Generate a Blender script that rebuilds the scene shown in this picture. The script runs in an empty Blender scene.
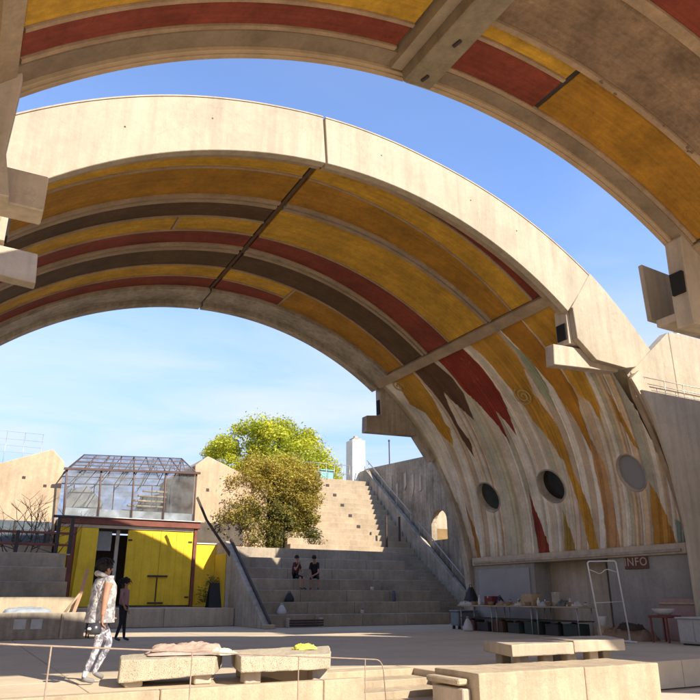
import bpy, bmesh, math, random
import numpy as np
from mathutils import Vector, Matrix, noise as mnoise
R = math.radians
random.seed(7); rng = np.random.default_rng(11)
scene = bpy.context.scene
COL = scene.collection

# ------------------------------------------------------------------ camera
cam = bpy.data.objects.new('camera', bpy.data.cameras.new('camera')); COL.objects.link(cam)
cam.location = (0, 0, 1.144); cam.rotation_euler = (R(90 + 19.436), 0, R(-28.438))
cam.data.lens = 36.0; cam.data.sensor_width = 36.0; cam.data.clip_start = 0.05; cam.data.clip_end = 6000
scene.camera = cam
# ------------------------------------------------------------------ sky, sun, exposure
SUN = Vector((0.50, -1.25, 1.0)).normalized()
world = bpy.data.worlds.new('World'); scene.world = world; world.use_nodes = True
wn, wl = world.node_tree.nodes, world.node_tree.links
bg = wn['Background']
sky = wn.new('ShaderNodeTexSky'); sky.sky_type = 'NISHITA'; sky.sun_disc = False
sky.sun_elevation = math.asin(SUN.z); sky.sun_rotation = math.atan2(SUN.x, SUN.y)
sky.altitude = 1100; sky.air_density = 1.0; sky.dust_density = 0.5; sky.ozone_density = 1.6
tc = wn.new('ShaderNodeTexCoord')
sep = wn.new('ShaderNodeSeparateXYZ'); wl.new(tc.outputs['Generated'], sep.inputs[0])
# thin stratus: project the view direction on a flat cloud layer
zz = wn.new('ShaderNodeMath'); zz.operation = 'MAXIMUM'; zz.inputs[1].default_value = 0.06; wl.new(sep.outputs['Z'], zz.inputs[0])
dx = wn.new('ShaderNodeMath'); dx.operation = 'DIVIDE'; wl.new(sep.outputs['X'], dx.inputs[0]); wl.new(zz.outputs[0], dx.inputs[1])
dy = wn.new('ShaderNodeMath'); dy.operation = 'DIVIDE'; wl.new(sep.outputs['Y'], dy.inputs[0]); wl.new(zz.outputs[0], dy.inputs[1])
cmb = wn.new('ShaderNodeCombineXYZ'); wl.new(dx.outputs[0], cmb.inputs[0]); wl.new(dy.outputs[0], cmb.inputs[1])
cn = wn.new('ShaderNodeTexNoise'); cn.inputs['Scale'].default_value = 0.9; cn.inputs['Detail'].default_value = 7; cn.inputs['Roughness'].default_value = 0.55
cn.inputs['Distortion'].default_value = 0.6
wl.new(cmb.outputs[0], cn.inputs['Vector'])
cr = wn.new('ShaderNodeMapRange'); cr.inputs['From Min'].default_value = 0.32; cr.inputs['From Max'].default_value = 0.68
cr.inputs['To Min'].default_value = 0.0; cr.inputs['To Max'].default_value = 0.85
wl.new(cn.outputs['Fac'], cr.inputs['Value'])
# the layer thins out towards the zenith (it is seen edge-on low down)
fz = wn.new('ShaderNodeMapRange'); fz.inputs['From Min'].default_value = 0.22; fz.inputs['From Max'].default_value = 0.55
fz.inputs['To Min'].default_value = 1.0; fz.inputs['To Max'].default_value = 0.12; wl.new(sep.outputs['Z'], fz.inputs['Value'])
mu = wn.new('ShaderNodeMath'); mu.operation = 'MULTIPLY'; wl.new(cr.outputs[0], mu.inputs[0]); wl.new(fz.outputs[0], mu.inputs[1])
mx = wn.new('ShaderNodeMix'); mx.data_type = 'RGBA'; wl.new(mu.outputs[0], mx.inputs['Factor'])
tn = wn.new('ShaderNodeMix'); tn.data_type = 'RGBA'; tn.blend_type = 'MULTIPLY'; tn.inputs['Factor'].default_value = 1.0
wl.new(sky.outputs[0], tn.inputs['A']); tn.inputs['B'].default_value = (1.05, 1.15, 1.36, 1)
hz = wn.new('ShaderNodeMapRange'); hz.interpolation_type = 'SMOOTHSTEP'; hz.inputs['From Min'].default_value = 0.0; hz.inputs['From Max'].default_value = 0.5
hz.inputs['To Min'].default_value = 1.0; hz.inputs['To Max'].default_value = 0.0; wl.new(sep.outputs['Z'], hz.inputs['Value'])
hm = wn.new('ShaderNodeMix'); hm.data_type = 'RGBA'; wl.new(hz.outputs[0], hm.inputs['Factor']); wl.new(tn.outputs['Result'], hm.inputs['A']); hm.inputs['B'].default_value = (1.75, 2.25, 3.7, 1)
wl.new(hm.outputs['Result'], mx.inputs['A']); mx.inputs['B'].default_value = (3.2, 3.5, 4.2, 1)
wl.new(mx.outputs['Result'], bg.inputs['Color']); bg.inputs['Strength'].default_value = 0.135
sl = bpy.data.lights.new('sun', 'SUN'); sl.energy = 4.1; sl.angle = R(0.53); sl.color = (1.0, 0.92, 0.80)
so = bpy.data.objects.new('sun', sl); COL.objects.link(so); so.location = (20, -40, 40)
so.rotation_euler = (-SUN).to_track_quat('-Z', 'Y').to_euler()
scene.view_settings.view_transform = 'Standard'; scene.view_settings.look = 'None'
scene.view_settings.exposure = 1.02; scene.view_settings.gamma = 1.0; scene.view_settings.use_curve_mapping = False
scene.cycles.max_bounces = 8; scene.cycles.diffuse_bounces = 5

# ------------------------------------------------------------------ helpers
ORG = {}
def org(p): return ORG.get(p.name, Vector((0, 0, 0)))
def tag(o, label=None, cat=None, group=None, kind=None):
    if label: o['label'] = label
    if cat: o['category'] = cat
    if group: o['group'] = group
    if kind: o['kind'] = kind
    return o
def thing(name, loc, label, cat, group=None):
    o = bpy.data.objects.new(name, None); COL.objects.link(o); o.location = loc; o.empty_display_size = 0.2
    ORG[o.name] = Vector(loc); return tag(o, label, cat, group)
def link(name, me, parent, org_v):
    o = bpy.data.objects.new(name, me); COL.objects.link(o)
    if parent is not None: o.parent = parent
    else: o.location = org_v
    ORG[o.name] = Vector(org_v); return o
def M(name, verts, faces, mat, parent=None, smooth=False, mats=None, fmat=None, bevel=0.0, seg=1):
    """world-space vertices -> one mesh object (origin at the parent's origin, or at its own base)"""
    v = np.asarray(verts, float)
    if parent is not None: og = org(parent)
    else:
        lo, hi = v.min(0), v.max(0); og = Vector(((lo[0] + hi[0]) / 2, (lo[1] + hi[1]) / 2, lo[2]))
    me = bpy.data.meshes.new(name)
    me.from_pydata((v - np.array(og)).tolist(), [], [list(map(int, f)) for f in faces])
    for m_ in (mats or [mat]): me.materials.append(m_)
    if fmat is not None: me.polygons.foreach_set('material_index', np.asarray(fmat, dtype=np.int32))
    bm = bmesh.new(); bm.from_mesh(me)
    bmesh.ops.recalc_face_normals(bm, faces=bm.faces)
    if bevel > 0:
        ed = [e for e in bm.edges if len(e.link_faces) == 2 and e.calc_face_angle(0) > 0.6]
        bmesh.ops.bevel(bm, geom=ed, offset=bevel, segments=seg, profile=0.5, affect='EDGES', clamp_overlap=True)
    bm.to_mesh(me); bm.free()
    if smooth: me.polygons.foreach_set('use_smooth', [True] * len(me.polygons))
    me.update()
    return link(name, me, parent, og)
def boxd(x0, x1, y0, y1, z0, z1):
    return ([(x0, y0, z0), (x1, y0, z0), (x1, y1, z0), (x0, y1, z0), (x0, y0, z1), (x1, y0, z1), (x1, y1, z1), (x0, y1, z1)],
            [(0, 3, 2, 1), (4, 5, 6, 7), (0, 1, 5, 4), (1, 2, 6, 5), (2, 3, 7, 6), (3, 0, 4, 7)])
def box(name, x0, x1, y0, y1, z0, z1, mat, parent=None, bevel=0.012, rot=0.0, seg=1):
    v, f = boxd(x0, x1, y0, y1, z0, z1)
    if rot:
        cx, cy = (x0 + x1) / 2, (y0 + y1) / 2; c, s = math.cos(rot), math.sin(rot)
        v = [(cx + (x - cx) * c - (y - cy) * s, cy + (x - cx) * s + (y - cy) * c, z) for x, y, z in v]
    return M(name, v, f, mat, parent, bevel=bevel, seg=seg)
def prism(name, poly, a0, a1, mat, parent=None, axis='Y', bevel=0.0):
    """polygon in the plane across `axis`, extruded from a0 to a1"""
    n = len(poly)
    def P(p, a):
        return (p[0], a, p[1]) if axis == 'Y' else ((a, p[0], p[1]) if axis == 'X' else (p[0], p[1], a))
    v = [P(p, a0) for p in poly] + [P(p, a1) for p in poly]
    f = [tuple(range(n)), tuple(range(2 * n - 1, n - 1, -1))] + [(i, (i + 1) % n, n + (i + 1) % n, n + i) for i in range(n)]
    return M(name, v, f, mat, parent, bevel=bevel)
def tubed(pts, rad, n=8, cap=True):
    pts = [Vector(p) for p in pts]; rads = rad if isinstance(rad, (list, tuple)) else [rad] * len(pts)
    V, F = [], []; prev = None
    for i, p in enumerate(pts):
        t = (pts[min(i + 1, len(pts) - 1)] - pts[max(i - 1, 0)]).normalized()
        if prev is None:
            a = Vector((0, 0, 1)) if abs(t.z) < 0.9 else Vector((1, 0, 0)); u = t.cross(a).normalized()
        else: u = (prev - t * prev.dot(t)).normalized()
        prev = u; w = t.cross(u)
        for k in range(n):
            an = 2 * math.pi * k / n; V.append(tuple(p + (u * math.cos(an) + w * math.sin(an)) * rads[i]))
    for i in range(len(pts) - 1):
        for k in range(n):
            F.append((i * n + k, i * n + (k + 1) % n, (i + 1) * n + (k + 1) % n, (i + 1) * n + k))
    if cap: F.append(tuple(range(n))); F.append(tuple((len(pts) - 1) * n + k for k in range(n)))
    return V, F
def join(*vf):
    V, F = [], []
    for v, f in vf:
        b = len(V); V += list(v); F += [tuple(i + b for i in q) for q in f]
    return V, F
def tube(name, pts, rad, mat, parent=None, n=8): return M(name, *tubed(pts, rad, n), mat, parent, smooth=True)
def fillet(pts, r, k=5):
    out = [Vector(pts[0])]
    for a, b, c in zip(pts[:-2], pts[1:-1], pts[2:]):
        a, b, c = Vector(a), Vector(b), Vector(c); p, q = b + (a - b).normalized() * r, b + (c - b).normalized() * r
        for i in range(k + 1):
            t = i / k; out.append(p * (1 - t) ** 2 + b * 2 * t * (1 - t) + q * t * t)
    out.append(Vector(pts[-1])); return out
def lathe(name, prof, c, mat, parent=None, n=20):
    V, F = [], []
    for r, z in prof:
        for k in range(n):
            a = 2 * math.pi * k / n; V.append((c[0] + r * math.cos(a), c[1] + r * math.sin(a), c[2] + z))
    for i in range(len(prof) - 1):
        for k in range(n): F.append((i * n + k, i * n + (k + 1) % n, (i + 1) * n + (k + 1) % n, (i + 1) * n + k))
    F.append(tuple(range(n))); F.append(tuple((len(prof) - 1) * n + k for k in range(n)))
    return M(name, V, F, mat, parent, smooth=True)

# ------------------------------------------------------------------ materials
MT = {}
def lin(c): return tuple((x / 12.92 if x <= 0.04045 else ((x + 0.055) / 1.055) ** 2.4) for x in c)
def material(name, col, rough=0.85, var=0.25, scale=1.6, bump=0.25, bscale=30, streak=0.0, speck=0.0, wear=None, wearamt=0.0, metal=0.0, attr=None, spec=0.3, hue=0.0):
    """base colour broken up by blotches, vertical streaks, specks and wear; fine relief through bump"""
    if name in MT: return MT[name]
    m = bpy.data.materials.new(name); m.use_nodes = True; MT[name] = m
    n, l = m.node_tree.nodes, m.node_tree.links; b = n['Principled BSDF']
    b.inputs['Roughness'].default_value = rough; b.inputs['Metallic'].default_value = metal
    b.inputs['Specular IOR Level'].default_value = spec
    g = n.new('ShaderNodeNewGeometry')
    def nz(sc, det=5, ro=0.6, vec=None, dist=0.0):
        t = n.new('ShaderNodeTexNoise'); t.inputs['Scale'].default_value = sc; t.inputs['Detail'].default_value = det; t.inputs['Roughness'].default_value = ro
        t.inputs['Distortion'].default_value = dist
        l.new(vec or g.outputs['Position'], t.inputs['Vector']); return t.outputs['Fac']
    def rng_(src, a, b_, c, d):
        t = n.new('ShaderNodeMapRange'); l.new(src, t.inputs['Value'])
        t.inputs['From Min'].default_value, t.inputs['From Max'].default_value, t.inputs['To Min'].default_value, t.inputs['To Max'].default_value = a, b_, c, d
        return t.outputs[0]
    def mul(a, b_):
        t = n.new('ShaderNodeMath'); t.operation = 'MULTIPLY'; l.new(a, t.inputs[0]); l.new(b_, t.inputs[1]); return t.outputs[0]
    f = rng_(nz(scale, 6, 0.62), 0.3, 0.7, 1 - var, 1 + var)
    f = mul(f, rng_(nz(scale * 9, 4, 0.7), 0.3, 0.7, 1 - var * 0.5, 1 + var * 0.5))
    if streak:
        mp = n.new('ShaderNodeMapping'); mp.inputs['Scale'].default_value = (5.0, 5.0, 0.35); l.new(g.outputs['Position'], mp.inputs['Vector'])
        f = mul(f, rng_(nz(1.0, 5, 0.6, mp.outputs[0]), 0.42, 0.72, 1.0, 1.0 - streak))
    if name.startswith('paint_'):
        mp2 = n.new('ShaderNodeMapping'); mp2.inputs['Scale'].default_value = (0.5, 14.0, 0.5); l.new(g.outputs['Position'], mp2.inputs['Vector'])
        f = mul(f, rng_(nz(1.0, 6, 0.7, mp2.outputs[0]), 0.35, 0.65, 0.84, 1.10))
        f = mul(f, rng_(nz(2.6, 8, 0.8, dist=1.6), 0.56, 0.70, 1.0, 0.78))
    if speck: f = mul(f, rng_(nz(90, 2, 0.5), 0.36, 0.46, 1.0 - speck, 1.0))
    if attr:
        at = n.new('ShaderNodeAttribute'); at.attribute_name = attr; csrc = at.outputs['Color']
    else:
        rgb = n.new('ShaderNodeRGB'); rgb.outputs[0].default_value = (*col, 1); csrc = rgb.outputs[0]
    if streak >= .15:
        vo = n.new('ShaderNodeTexVoronoi'); vo.feature = 'DISTANCE_TO_EDGE'; vo.inputs['Scale'].default_value = 0.42; wv = n.new('ShaderNodeTexNoise'); wv.inputs['Scale'].default_value = 1.4; wv.inputs['Detail'].default_value = 6; l.new(g.outputs['Position'], wv.inputs['Vector'])
        ad = n.new('ShaderNodeVectorMath'); ad.operation = 'MULTIPLY_ADD'; l.new(wv.outputs['Color'], ad.inputs[0]); ad.inputs[1].default_value = (1.3, 1.3, 1.3); l.new(g.outputs['Position'], ad.inputs[2]); l.new(ad.outputs[0], vo.inputs['Vector'])
        f = mul(f, rng_(vo.outputs['Distance'], 0.0, 0.005, 0.86, 1.0))
    if wear:
        mixw = n.new('ShaderNodeMix'); mixw.data_type = 'RGBA'
        l.new(rng_(nz(3.1, 9, 0.75, dist=0.8), 0.70 - 0.25 * wearamt, 0.80, 0.0, 0.85), mixw.inputs['Factor'])
        l.new(csrc, mixw.inputs['A']); mixw.inputs['B'].default_value = (*wear, 1); csrc = mixw.outputs['Result']
    vm = n.new('ShaderNodeVectorMath'); vm.operation = 'SCALE'; l.new(csrc, vm.inputs[0]); l.new(f, vm.inputs['Scale'])
    l.new(vm.outputs[0], b.inputs['Base Color'])
    l.new(rng_(nz(scale * 4), 0.3, 0.7, max(rough - 0.12, 0.05), min(rough + 0.1, 1)), b.inputs['Roughness'])
    if bump:
        bp = n.new('ShaderNodeBump'); bp.inputs['Strength'].default_value = bump; bp.inputs['Distance'].default_value = 0.02
        l.new(nz(bscale, 6, 0.65), bp.inputs['Height']); l.new(bp.outputs[0], b.inputs['Normal'])
    return m
def plain(name, col, rough=0.6, metal=0.0): return material(name, col, rough, var=0.12, scale=6, bump=0.05, metal=metal)
def glassy(name, col, alpha, rough=0.08):
    if name in MT: return MT[name]
    m = bpy.data.materials.new(name); m.use_nodes = True; MT[name] = m
    n, l = m.node_tree.nodes, m.node_tree.links; out = n['Material Output']; n.remove(n['Principled BSDF'])
    t = n.new('ShaderNodeBsdfTransparent'); gl = n.new('ShaderNodeBsdfPrincipled'); gl.inputs['Base Color'].default_value = (*col, 1); gl.inputs['Roughness'].default_value = rough
    ns = n.new('ShaderNodeTexNoise'); ns.inputs['Scale'].default_value = 2.2; ns.inputs['Detail'].default_value = 6
    g = n.new('ShaderNodeNewGeometry'); l.new(g.outputs['Position'], ns.inputs['Vector'])
    mr = n.new('ShaderNodeMapRange'); l.new(ns.outputs['Fac'], mr.inputs['Value']); mr.inputs['From Min'].default_value = .3; mr.inputs['From Max'].default_value = .7
    mr.inputs['To Min'].default_value = max(alpha - .18, 0); mr.inputs['To Max'].default_value = min(alpha + .2, 1)
    mix = n.new('ShaderNodeMixShader'); l.new(mr.outputs[0], mix.inputs[0]); l.new(t.outputs[0], mix.inputs[1]); l.new(gl.outputs[0], mix.inputs[2]); l.new(mix.outputs[0], out.inputs[0])
    return m

CON = material('concrete_warm', (0.52, 0.42, 0.305), 0.9, 0.16, 0.9, 0.35, 18, streak=0.22)
CONF = material('concrete_face', (0.455, 0.375, 0.262), 0.9, 0.13, 0.7, 0.35, 14, streak=0.2, wear=(0.40, 0.31, 0.20), wearamt=0.15)
CONG = material('concrete_grey', (0.41, 0.345, 0.26), 0.92, 0.28, 0.8, 0.45, 16, streak=0.35)
CONS = material('concrete_stained', (0.36, 0.29, 0.21), 0.92, 0.42, 0.55, 0.5, 12, streak=0.45, wear=(0.5, 0.43, 0.33), wearamt=0.6)
RIBM = material('concrete_rib', (0.37, 0.27, 0.17), 0.92, 0.25, 1.4, 0.5, 22, wear=(0.16, 0.11, 0.07), wearamt=0.2)
WALLP = material('cast_wall_paint', (0.4, 0.3, 0.2), 0.9, 0.24, 1.0, 0.55, 20, streak=0.0, attr='paint', wear=(0.58, 0.51, 0.40), wearamt=0.35)
def paint(name, c, wear=0.3): return material(name, c, 0.82, 0.26, 1.1, 0.5, 25, streak=0.18, speck=0.12, wear=tuple(min(1, x * 0.6 + 0.035) for x in c), wearamt=wear)
YEL = paint('paint_yellow', (0.58, 0.32, 0.035)); OCH = paint('paint_ochre', (0.41, 0.195, 0.022)); RED = paint('paint_red', (0.235, 0.05, 0.027)); BRN = paint('paint_brown', (0.115, 0.066, 0.031))
GBRN = material('paint_greybrown', (0.27, 0.175, 0.105), 0.9, 0.42, 1.1, 0.6, 14, wear=(0.33, 0.24, 0.16), wearamt=0.55)
FLOOR = material('plaza_concrete', (0.53, 0.425, 0.285), 0.9, 0.14, 0.5, 0.3, 20, wear=(0.50, 0.39, 0.28), wearamt=0.3)
SOIL = material('desert_soil', (0.42, 0.32, 0.21), 0.95, 0.3, 0.3, 0.6, 8)
TERR = material('bench_terrazzo', (0.49, 0.41, 0.285), 0.85, 0.12, 1.5, 0.5, 60, speck=0.55)
PLAT = material('platform_concrete', (0.46, 0.36, 0.235), 0.9, 0.18, 1.1, 0.5, 24, streak=0.22, speck=0.15, wear=(0.34, 0.26, 0.17), wearamt=0.3)
DARK = material('dark_void', (0.02, 0.018, 0.016), 0.9, 0.2, 2, 0)
STEELD = material('dark_steel', (0.055, 0.04, 0.034), 0.6, 0.3, 4, 0.15)
GALV = material('galvanised_pipe', (0.42, 0.39, 0.34), 0.45, 0.15, 6, 0.05, metal=0.6)
REDST = material('red_oxide_steel', (0.20, 0.068, 0.045), 0.7, 0.25, 3, 0.2)
WHITEP = material('white_paint', (0.72, 0.69, 0.62), 0.6, 0.1, 3, 0.1)
YWALL = material('yellow_door_paint', (0.84, 0.54, 0.03), 0.65, 0.14, 1.6, 0.15, 30, streak=0.14, wear=(0.50, 0.32, 0.03), wearamt=0.2)
GLASS = glassy('greenhouse_glass', (0.17, 0.17, 0.16), 0.22, rough=0.45)
BLKP = plain('black_plastic', (0.02, 0.02, 0.022), 0.5)

# ------------------------------------------------------------------ ground
def grid_sheet(name, x0, x1, y0, y1, z, mat):
    return M(name, [(x0, y0, z), (x1, y0, z), (x1, y1, z), (x0, y1, z)], [(0, 1, 2, 3)], mat)
tag(grid_sheet('ground', -1500, 1500, -600, 3000, -0.5, SOIL), 'sandy desert ground around the vaults', kind='structure')
BOUNCE = material('bounce_concrete', (0.55, 0.47, 0.36), .9, .16, .6, .35, 18, wear=(.42, .35, .26), wearamt=.3)
tag(M('bounce_pad', *boxd(-4.5, 18.5, -9, 9.7, -.62, -.492), BOUNCE), 'unseen pale concrete pad added to bounce light onto the near vault', kind='structure')  # pale pad out of view, added to bounce sun onto the near soffit
plz = thing('plaza', (8, 18, -0.5), None, None); tag(plz, 'grey concrete plaza paving under the painted vaults', kind='structure')
# plaza slabs, cast in bays with open joints
ys = [9.0 + i * 2.6 for i in range(9)]; xs = [-6.4 + i * 2.72 for i in range(12)]
EDGE = 9.9
for j in range(8):
    for i in range(11):
        x0, x1, y0, y1 = xs[i], xs[i + 1], ys[j], ys[j + 1]
        if j == 0:
            y0 = EDGE
            if 4.3 < x0 < 7.2: y0 = 11.55
        box('slab', x0 + .006, x1 - .006, y0 + .006, y1 - .006, -0.48, 0.0 + random.uniform(-.003, .003), FLOOR, plz, bevel=0.008)
# retaining wall in front of the benches, lit by the sun
rw = thing('retaining_wall', (1.0, 9.8, -0.5), 'pale concrete retaining wall below the two left benches', 'wall')
xx = -4.0
for w in (2.1, 2.2, 2.25, 2.3, 0.66):
    box('wall_panel', xx, xx + w - .01, 9.72, 9.885, -0.48, 0.035, PLAT, rw, bevel=0.012); xx += w
# broad steps going down to the lower court
st = thing('plaza_steps', (6.3, 10.6, -0.5), 'low pale concrete steps between the bench platforms', 'steps')
for i in range(4):
    box('step', 5.53, 7.9, 11.54 - .52 * (i + 1), 11.54 - .52 * i - .004, -0.49, -0.004 - 0.10 * i, PLAT, st, bevel=0.01)
# block in front of the third bench
bk = thing('parapet_block', (8.3, 9, -0.5), 'pale concrete parapet block in front of the split bench', 'wall')
box('block_shoulder', 6.42, 6.60, 8.7, 9.5, -0.02, 0.06, PLAT, bk, bevel=0.02)
box('block_toe', 6.46, 6.60, 8.66, 9.4, -0.49, -0.06, CON, bk, bevel=0.015)

# ------------------------------------------------------------------ vaults
def arcd(cx, cz, t0, t1, ya, yb, Ri, Ro, step=2.0):
    """solid curved strip; ya/yb = (y at t0, y at t1) for its two edges; Ri may be a function of theta"""
    n = max(2, int(abs(t1 - t0) / step) + 1); V, F = [], []
    for i in range(n + 1):
        s = i / n; t = R(t0 + (t1 - t0) * s); a = ya[0] + (ya[1] - ya[0]) * s; b = yb[0] + (yb[1] - yb[0]) * s
        ri = Ri(t0 + (t1 - t0) * s) if callable(Ri) else Ri
        ro = Ro(t0 + (t1 - t0) * s) if callable(Ro) else Ro
        c, sn = math.cos(t), math.sin(t)
        V += [(cx + ri * c, a, cz + ri * sn), (cx + ri * c, b, cz + ri * sn), (cx + ro * c, b, cz + ro * sn), (cx + ro * c, a, cz + ro * sn)]
    for i in range(n):
        for k in range(4): F.append((4 * i + k, 4 * i + (k + 1) % 4, 4 * i + 4 + (k + 1) % 4, 4 * i + 4 + k))
    F += [(0, 1, 2, 3), (4 * n, 4 * n + 3, 4 * n + 2, 4 * n + 1)]
    return V, F
def arc(name, v, t0, t1, ya, yb, Ri, Ro, mat, step=2.0, bevel=0.0, jit=0.0):
    if not isinstance(ya, tuple): ya = (ya, ya)
    if not isinstance(yb, tuple): yb = (yb, yb)
    V, F = arcd(v['cx'], v['cz'], t0, t1, ya, yb, Ri, Ro, step)
    return M(name, V, F, mat, v['root'], bevel=bevel)
def PT(v, r, t): return (v['cx'] + r * math.cos(R(t)), v['cz'] + r * math.sin(R(t)))

# --- far vault --------------------------------------------------------------
FV = dict(cx=7.2, cz=0.15, root=thing('painted_vault', (7.2, 18.3, 0), 'half-barrel concrete vault with sunlit front rim, porthole wall and flame painting', 'vault'))
rt = FV['root']
Y0, Y1 = 13.1, 23.6
RS = 11.26
# outer shell behind the panels
for (a, b) in ((54.3, 93.7), (94.3, 134.5)):
    arc('shell', FV, a, b, Y0 + .45, Y1 - .385, RS + .10, 11.84, CON)
# sunlit front rim, in cast segments
def rim_out(t): return 12.30 + 0.38 * max(0.0, (80 - t) / 29.0) ** 1.2 + .004 * max(0.0, t - 100)
for (a, b, bb) in ((51.3, 93.75, 53.2), (94.05, 136.4, 94.05)):
    arc('front_rim', FV, a, b, Y0, Y0 + .22, 11.0, rim_out, CONF, step=1.2, bevel=0.012)
    arc('rim_return', FV, a, b, Y0 + .223, Y0 + .44, 11.075, lambda t: rim_out(t) - .1, RIBM, step=1.2)
    arc('rim_coping', FV, a, b, Y0 - .015, Y0 + .3, lambda t: rim_out(t) + .003, lambda t: rim_out(t) + .035, CONF, step=1.2)
    arc('back_rim', FV, bb, b if a > 90 else b, Y1 - .38, Y1, 11.0, 11.85, CONG, step=1.2, bevel=0.012)
    a = max(a, 54.2); b = min(b, 134.5)
    arc('back_band', FV, a, b, 22.16, Y1 - .385, 11.14, RS + .098, CONG, step=1.2)
def panel(v, t0, t1, ya, yb, mat, dr=0.0):
    return arc('panel', v, t0, t1, ya, yb, RS + dr + random.uniform(-.012, .012), RS + .098, mat, step=1.5, bevel=0.006)
def rib(v, t0, t1, ya, yb, h=0.03, mat=None):
    return arc('rib', v, t0, t1, ya, yb, RS - h, RS + .097, mat or RIBM, step=1.5)
e = 0.003
# left of the crown joint: stripes keep a constant distance from the face
L0, L1 = 94.5, 134.4
LS = [(13.545, 13.60, RED), (13.66, 14.24, YEL), (14.32, 15.64, OCH), (16.05, 16.89, BRN), (16.95, 17.75, YEL), (17.81, 18.62, RED), (19.12, 20.27, BRN), (20.34, 21.15, YEL), (21.22, 22.10, RED)]
for k, (a, b, m_) in enumerate(LS):
    if k == 4:
        panel(FV, L0, 106.8, a, b, m_); rib(FV, 106.83, 107.15, a + e, b - e); panel(FV, 107.18, L1, a, b, m_)
    else: panel(FV, L0, L1, a, b, m_)
    nb = LS[k + 1][0] if k + 1 < len(LS) else 22.155
    if nb - b > 0.3:
        rib(FV, L0, L1, b + e, b + .15, 0.05); rib(FV, L0, L1, b + .153, nb - .16, -0.01, CONG); rib(FV, L0, L1, nb - .157, nb - e, 0.04)
    else: rib(FV, L0, L1, b + e, nb - e, 0.03)
# right of the crown joint: stripes drift away from the face as they come down
T0, T1 = 54.9, 93.5      # (values given at 54.9, 93.5)
RSp = [((13.55, 13.55), (14.02, 13.551), RED), ((14.09, 13.60), (14.92, 14.24), YEL), ((14.99, 14.31), (15.86, 15.65), OCH), ((16.19, 16.05), (18.10, 17.74), YEL),
       ((18.17, 17.81), (19.43, 18.62), RED), ((19.76, 19.13), (21.0, 20.27), BRN), ((21.07, 20.34), (22.12, 22.10), None)]
def at(p, t): return p[1] + (p[0] - p[1]) * (T1 - t) / (T1 - T0)
for k, (a, b, m_) in enumerate(RSp):
    if m_ is None:
        panel(FV, T0, 80.8, (a[0], at(a, 80.8)), (b[0], b[1]), OCH)
        rib(FV, 80.84, 81.2, (at(a, 80.84) + e, at(a, 81.2) + e), (22.1, 22.1))
        mid = ((21.17 + .3, 21.17))
        panel(FV, 81.25, T1, (at(a, 81.25), a[1]), (21.36, 21.14), YEL); rib(FV, 81.25, T1, (21.363, 21.143), (21.427, 21.207)); panel(FV, 81.25, T1, (21.43, 21.21), (22.1, 22.1), RED)
    else: panel(FV, T0, T1, a, b, m_)
    nb = RSp[k + 1][0] if k + 1 < len(RSp) else (22.155, 22.155)
    if nb[1] - b[1] > 0.3:
        rib(FV, T0, T1, (b[0] + e, b[1] + e), (b[0] + .12, b[1] + .14), 0.05)
        rib(FV, T0, T1, (b[0] + .123, b[1] + .143), (nb[0] - .12, nb[1] - .14), -0.01, CONG)
        rib(FV, T0, T1, (nb[0] - .117, nb[1] - .137), (nb[0] - e, nb[1] - e), 0.04)
    else: rib(FV, T0, T1, (b[0] + e, b[1] + e), (nb[0] - e, nb[1] - e), 0.03)
arc('crown_joint', FV, 93.75, 94.25, Y0 + .45, Y1 - .42, RS + .01, RS + .3, material('joint_timber', (0.12, 0.07, 0.04), 0.9, 0.3, 3, 0.4))
arc('springing_beam', FV, 52.9, 54.75, Y0 + .45, Y1 - .40, RS - .14, 11.8, RIBM, step=0.9, bevel=0.02)
arc('springing_beam', FV, 134.6, 136.4, Y0 + .45, Y1 - .40, RS - .14, 11.8, RIBM, step=0.9, bevel=0.02)

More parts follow.
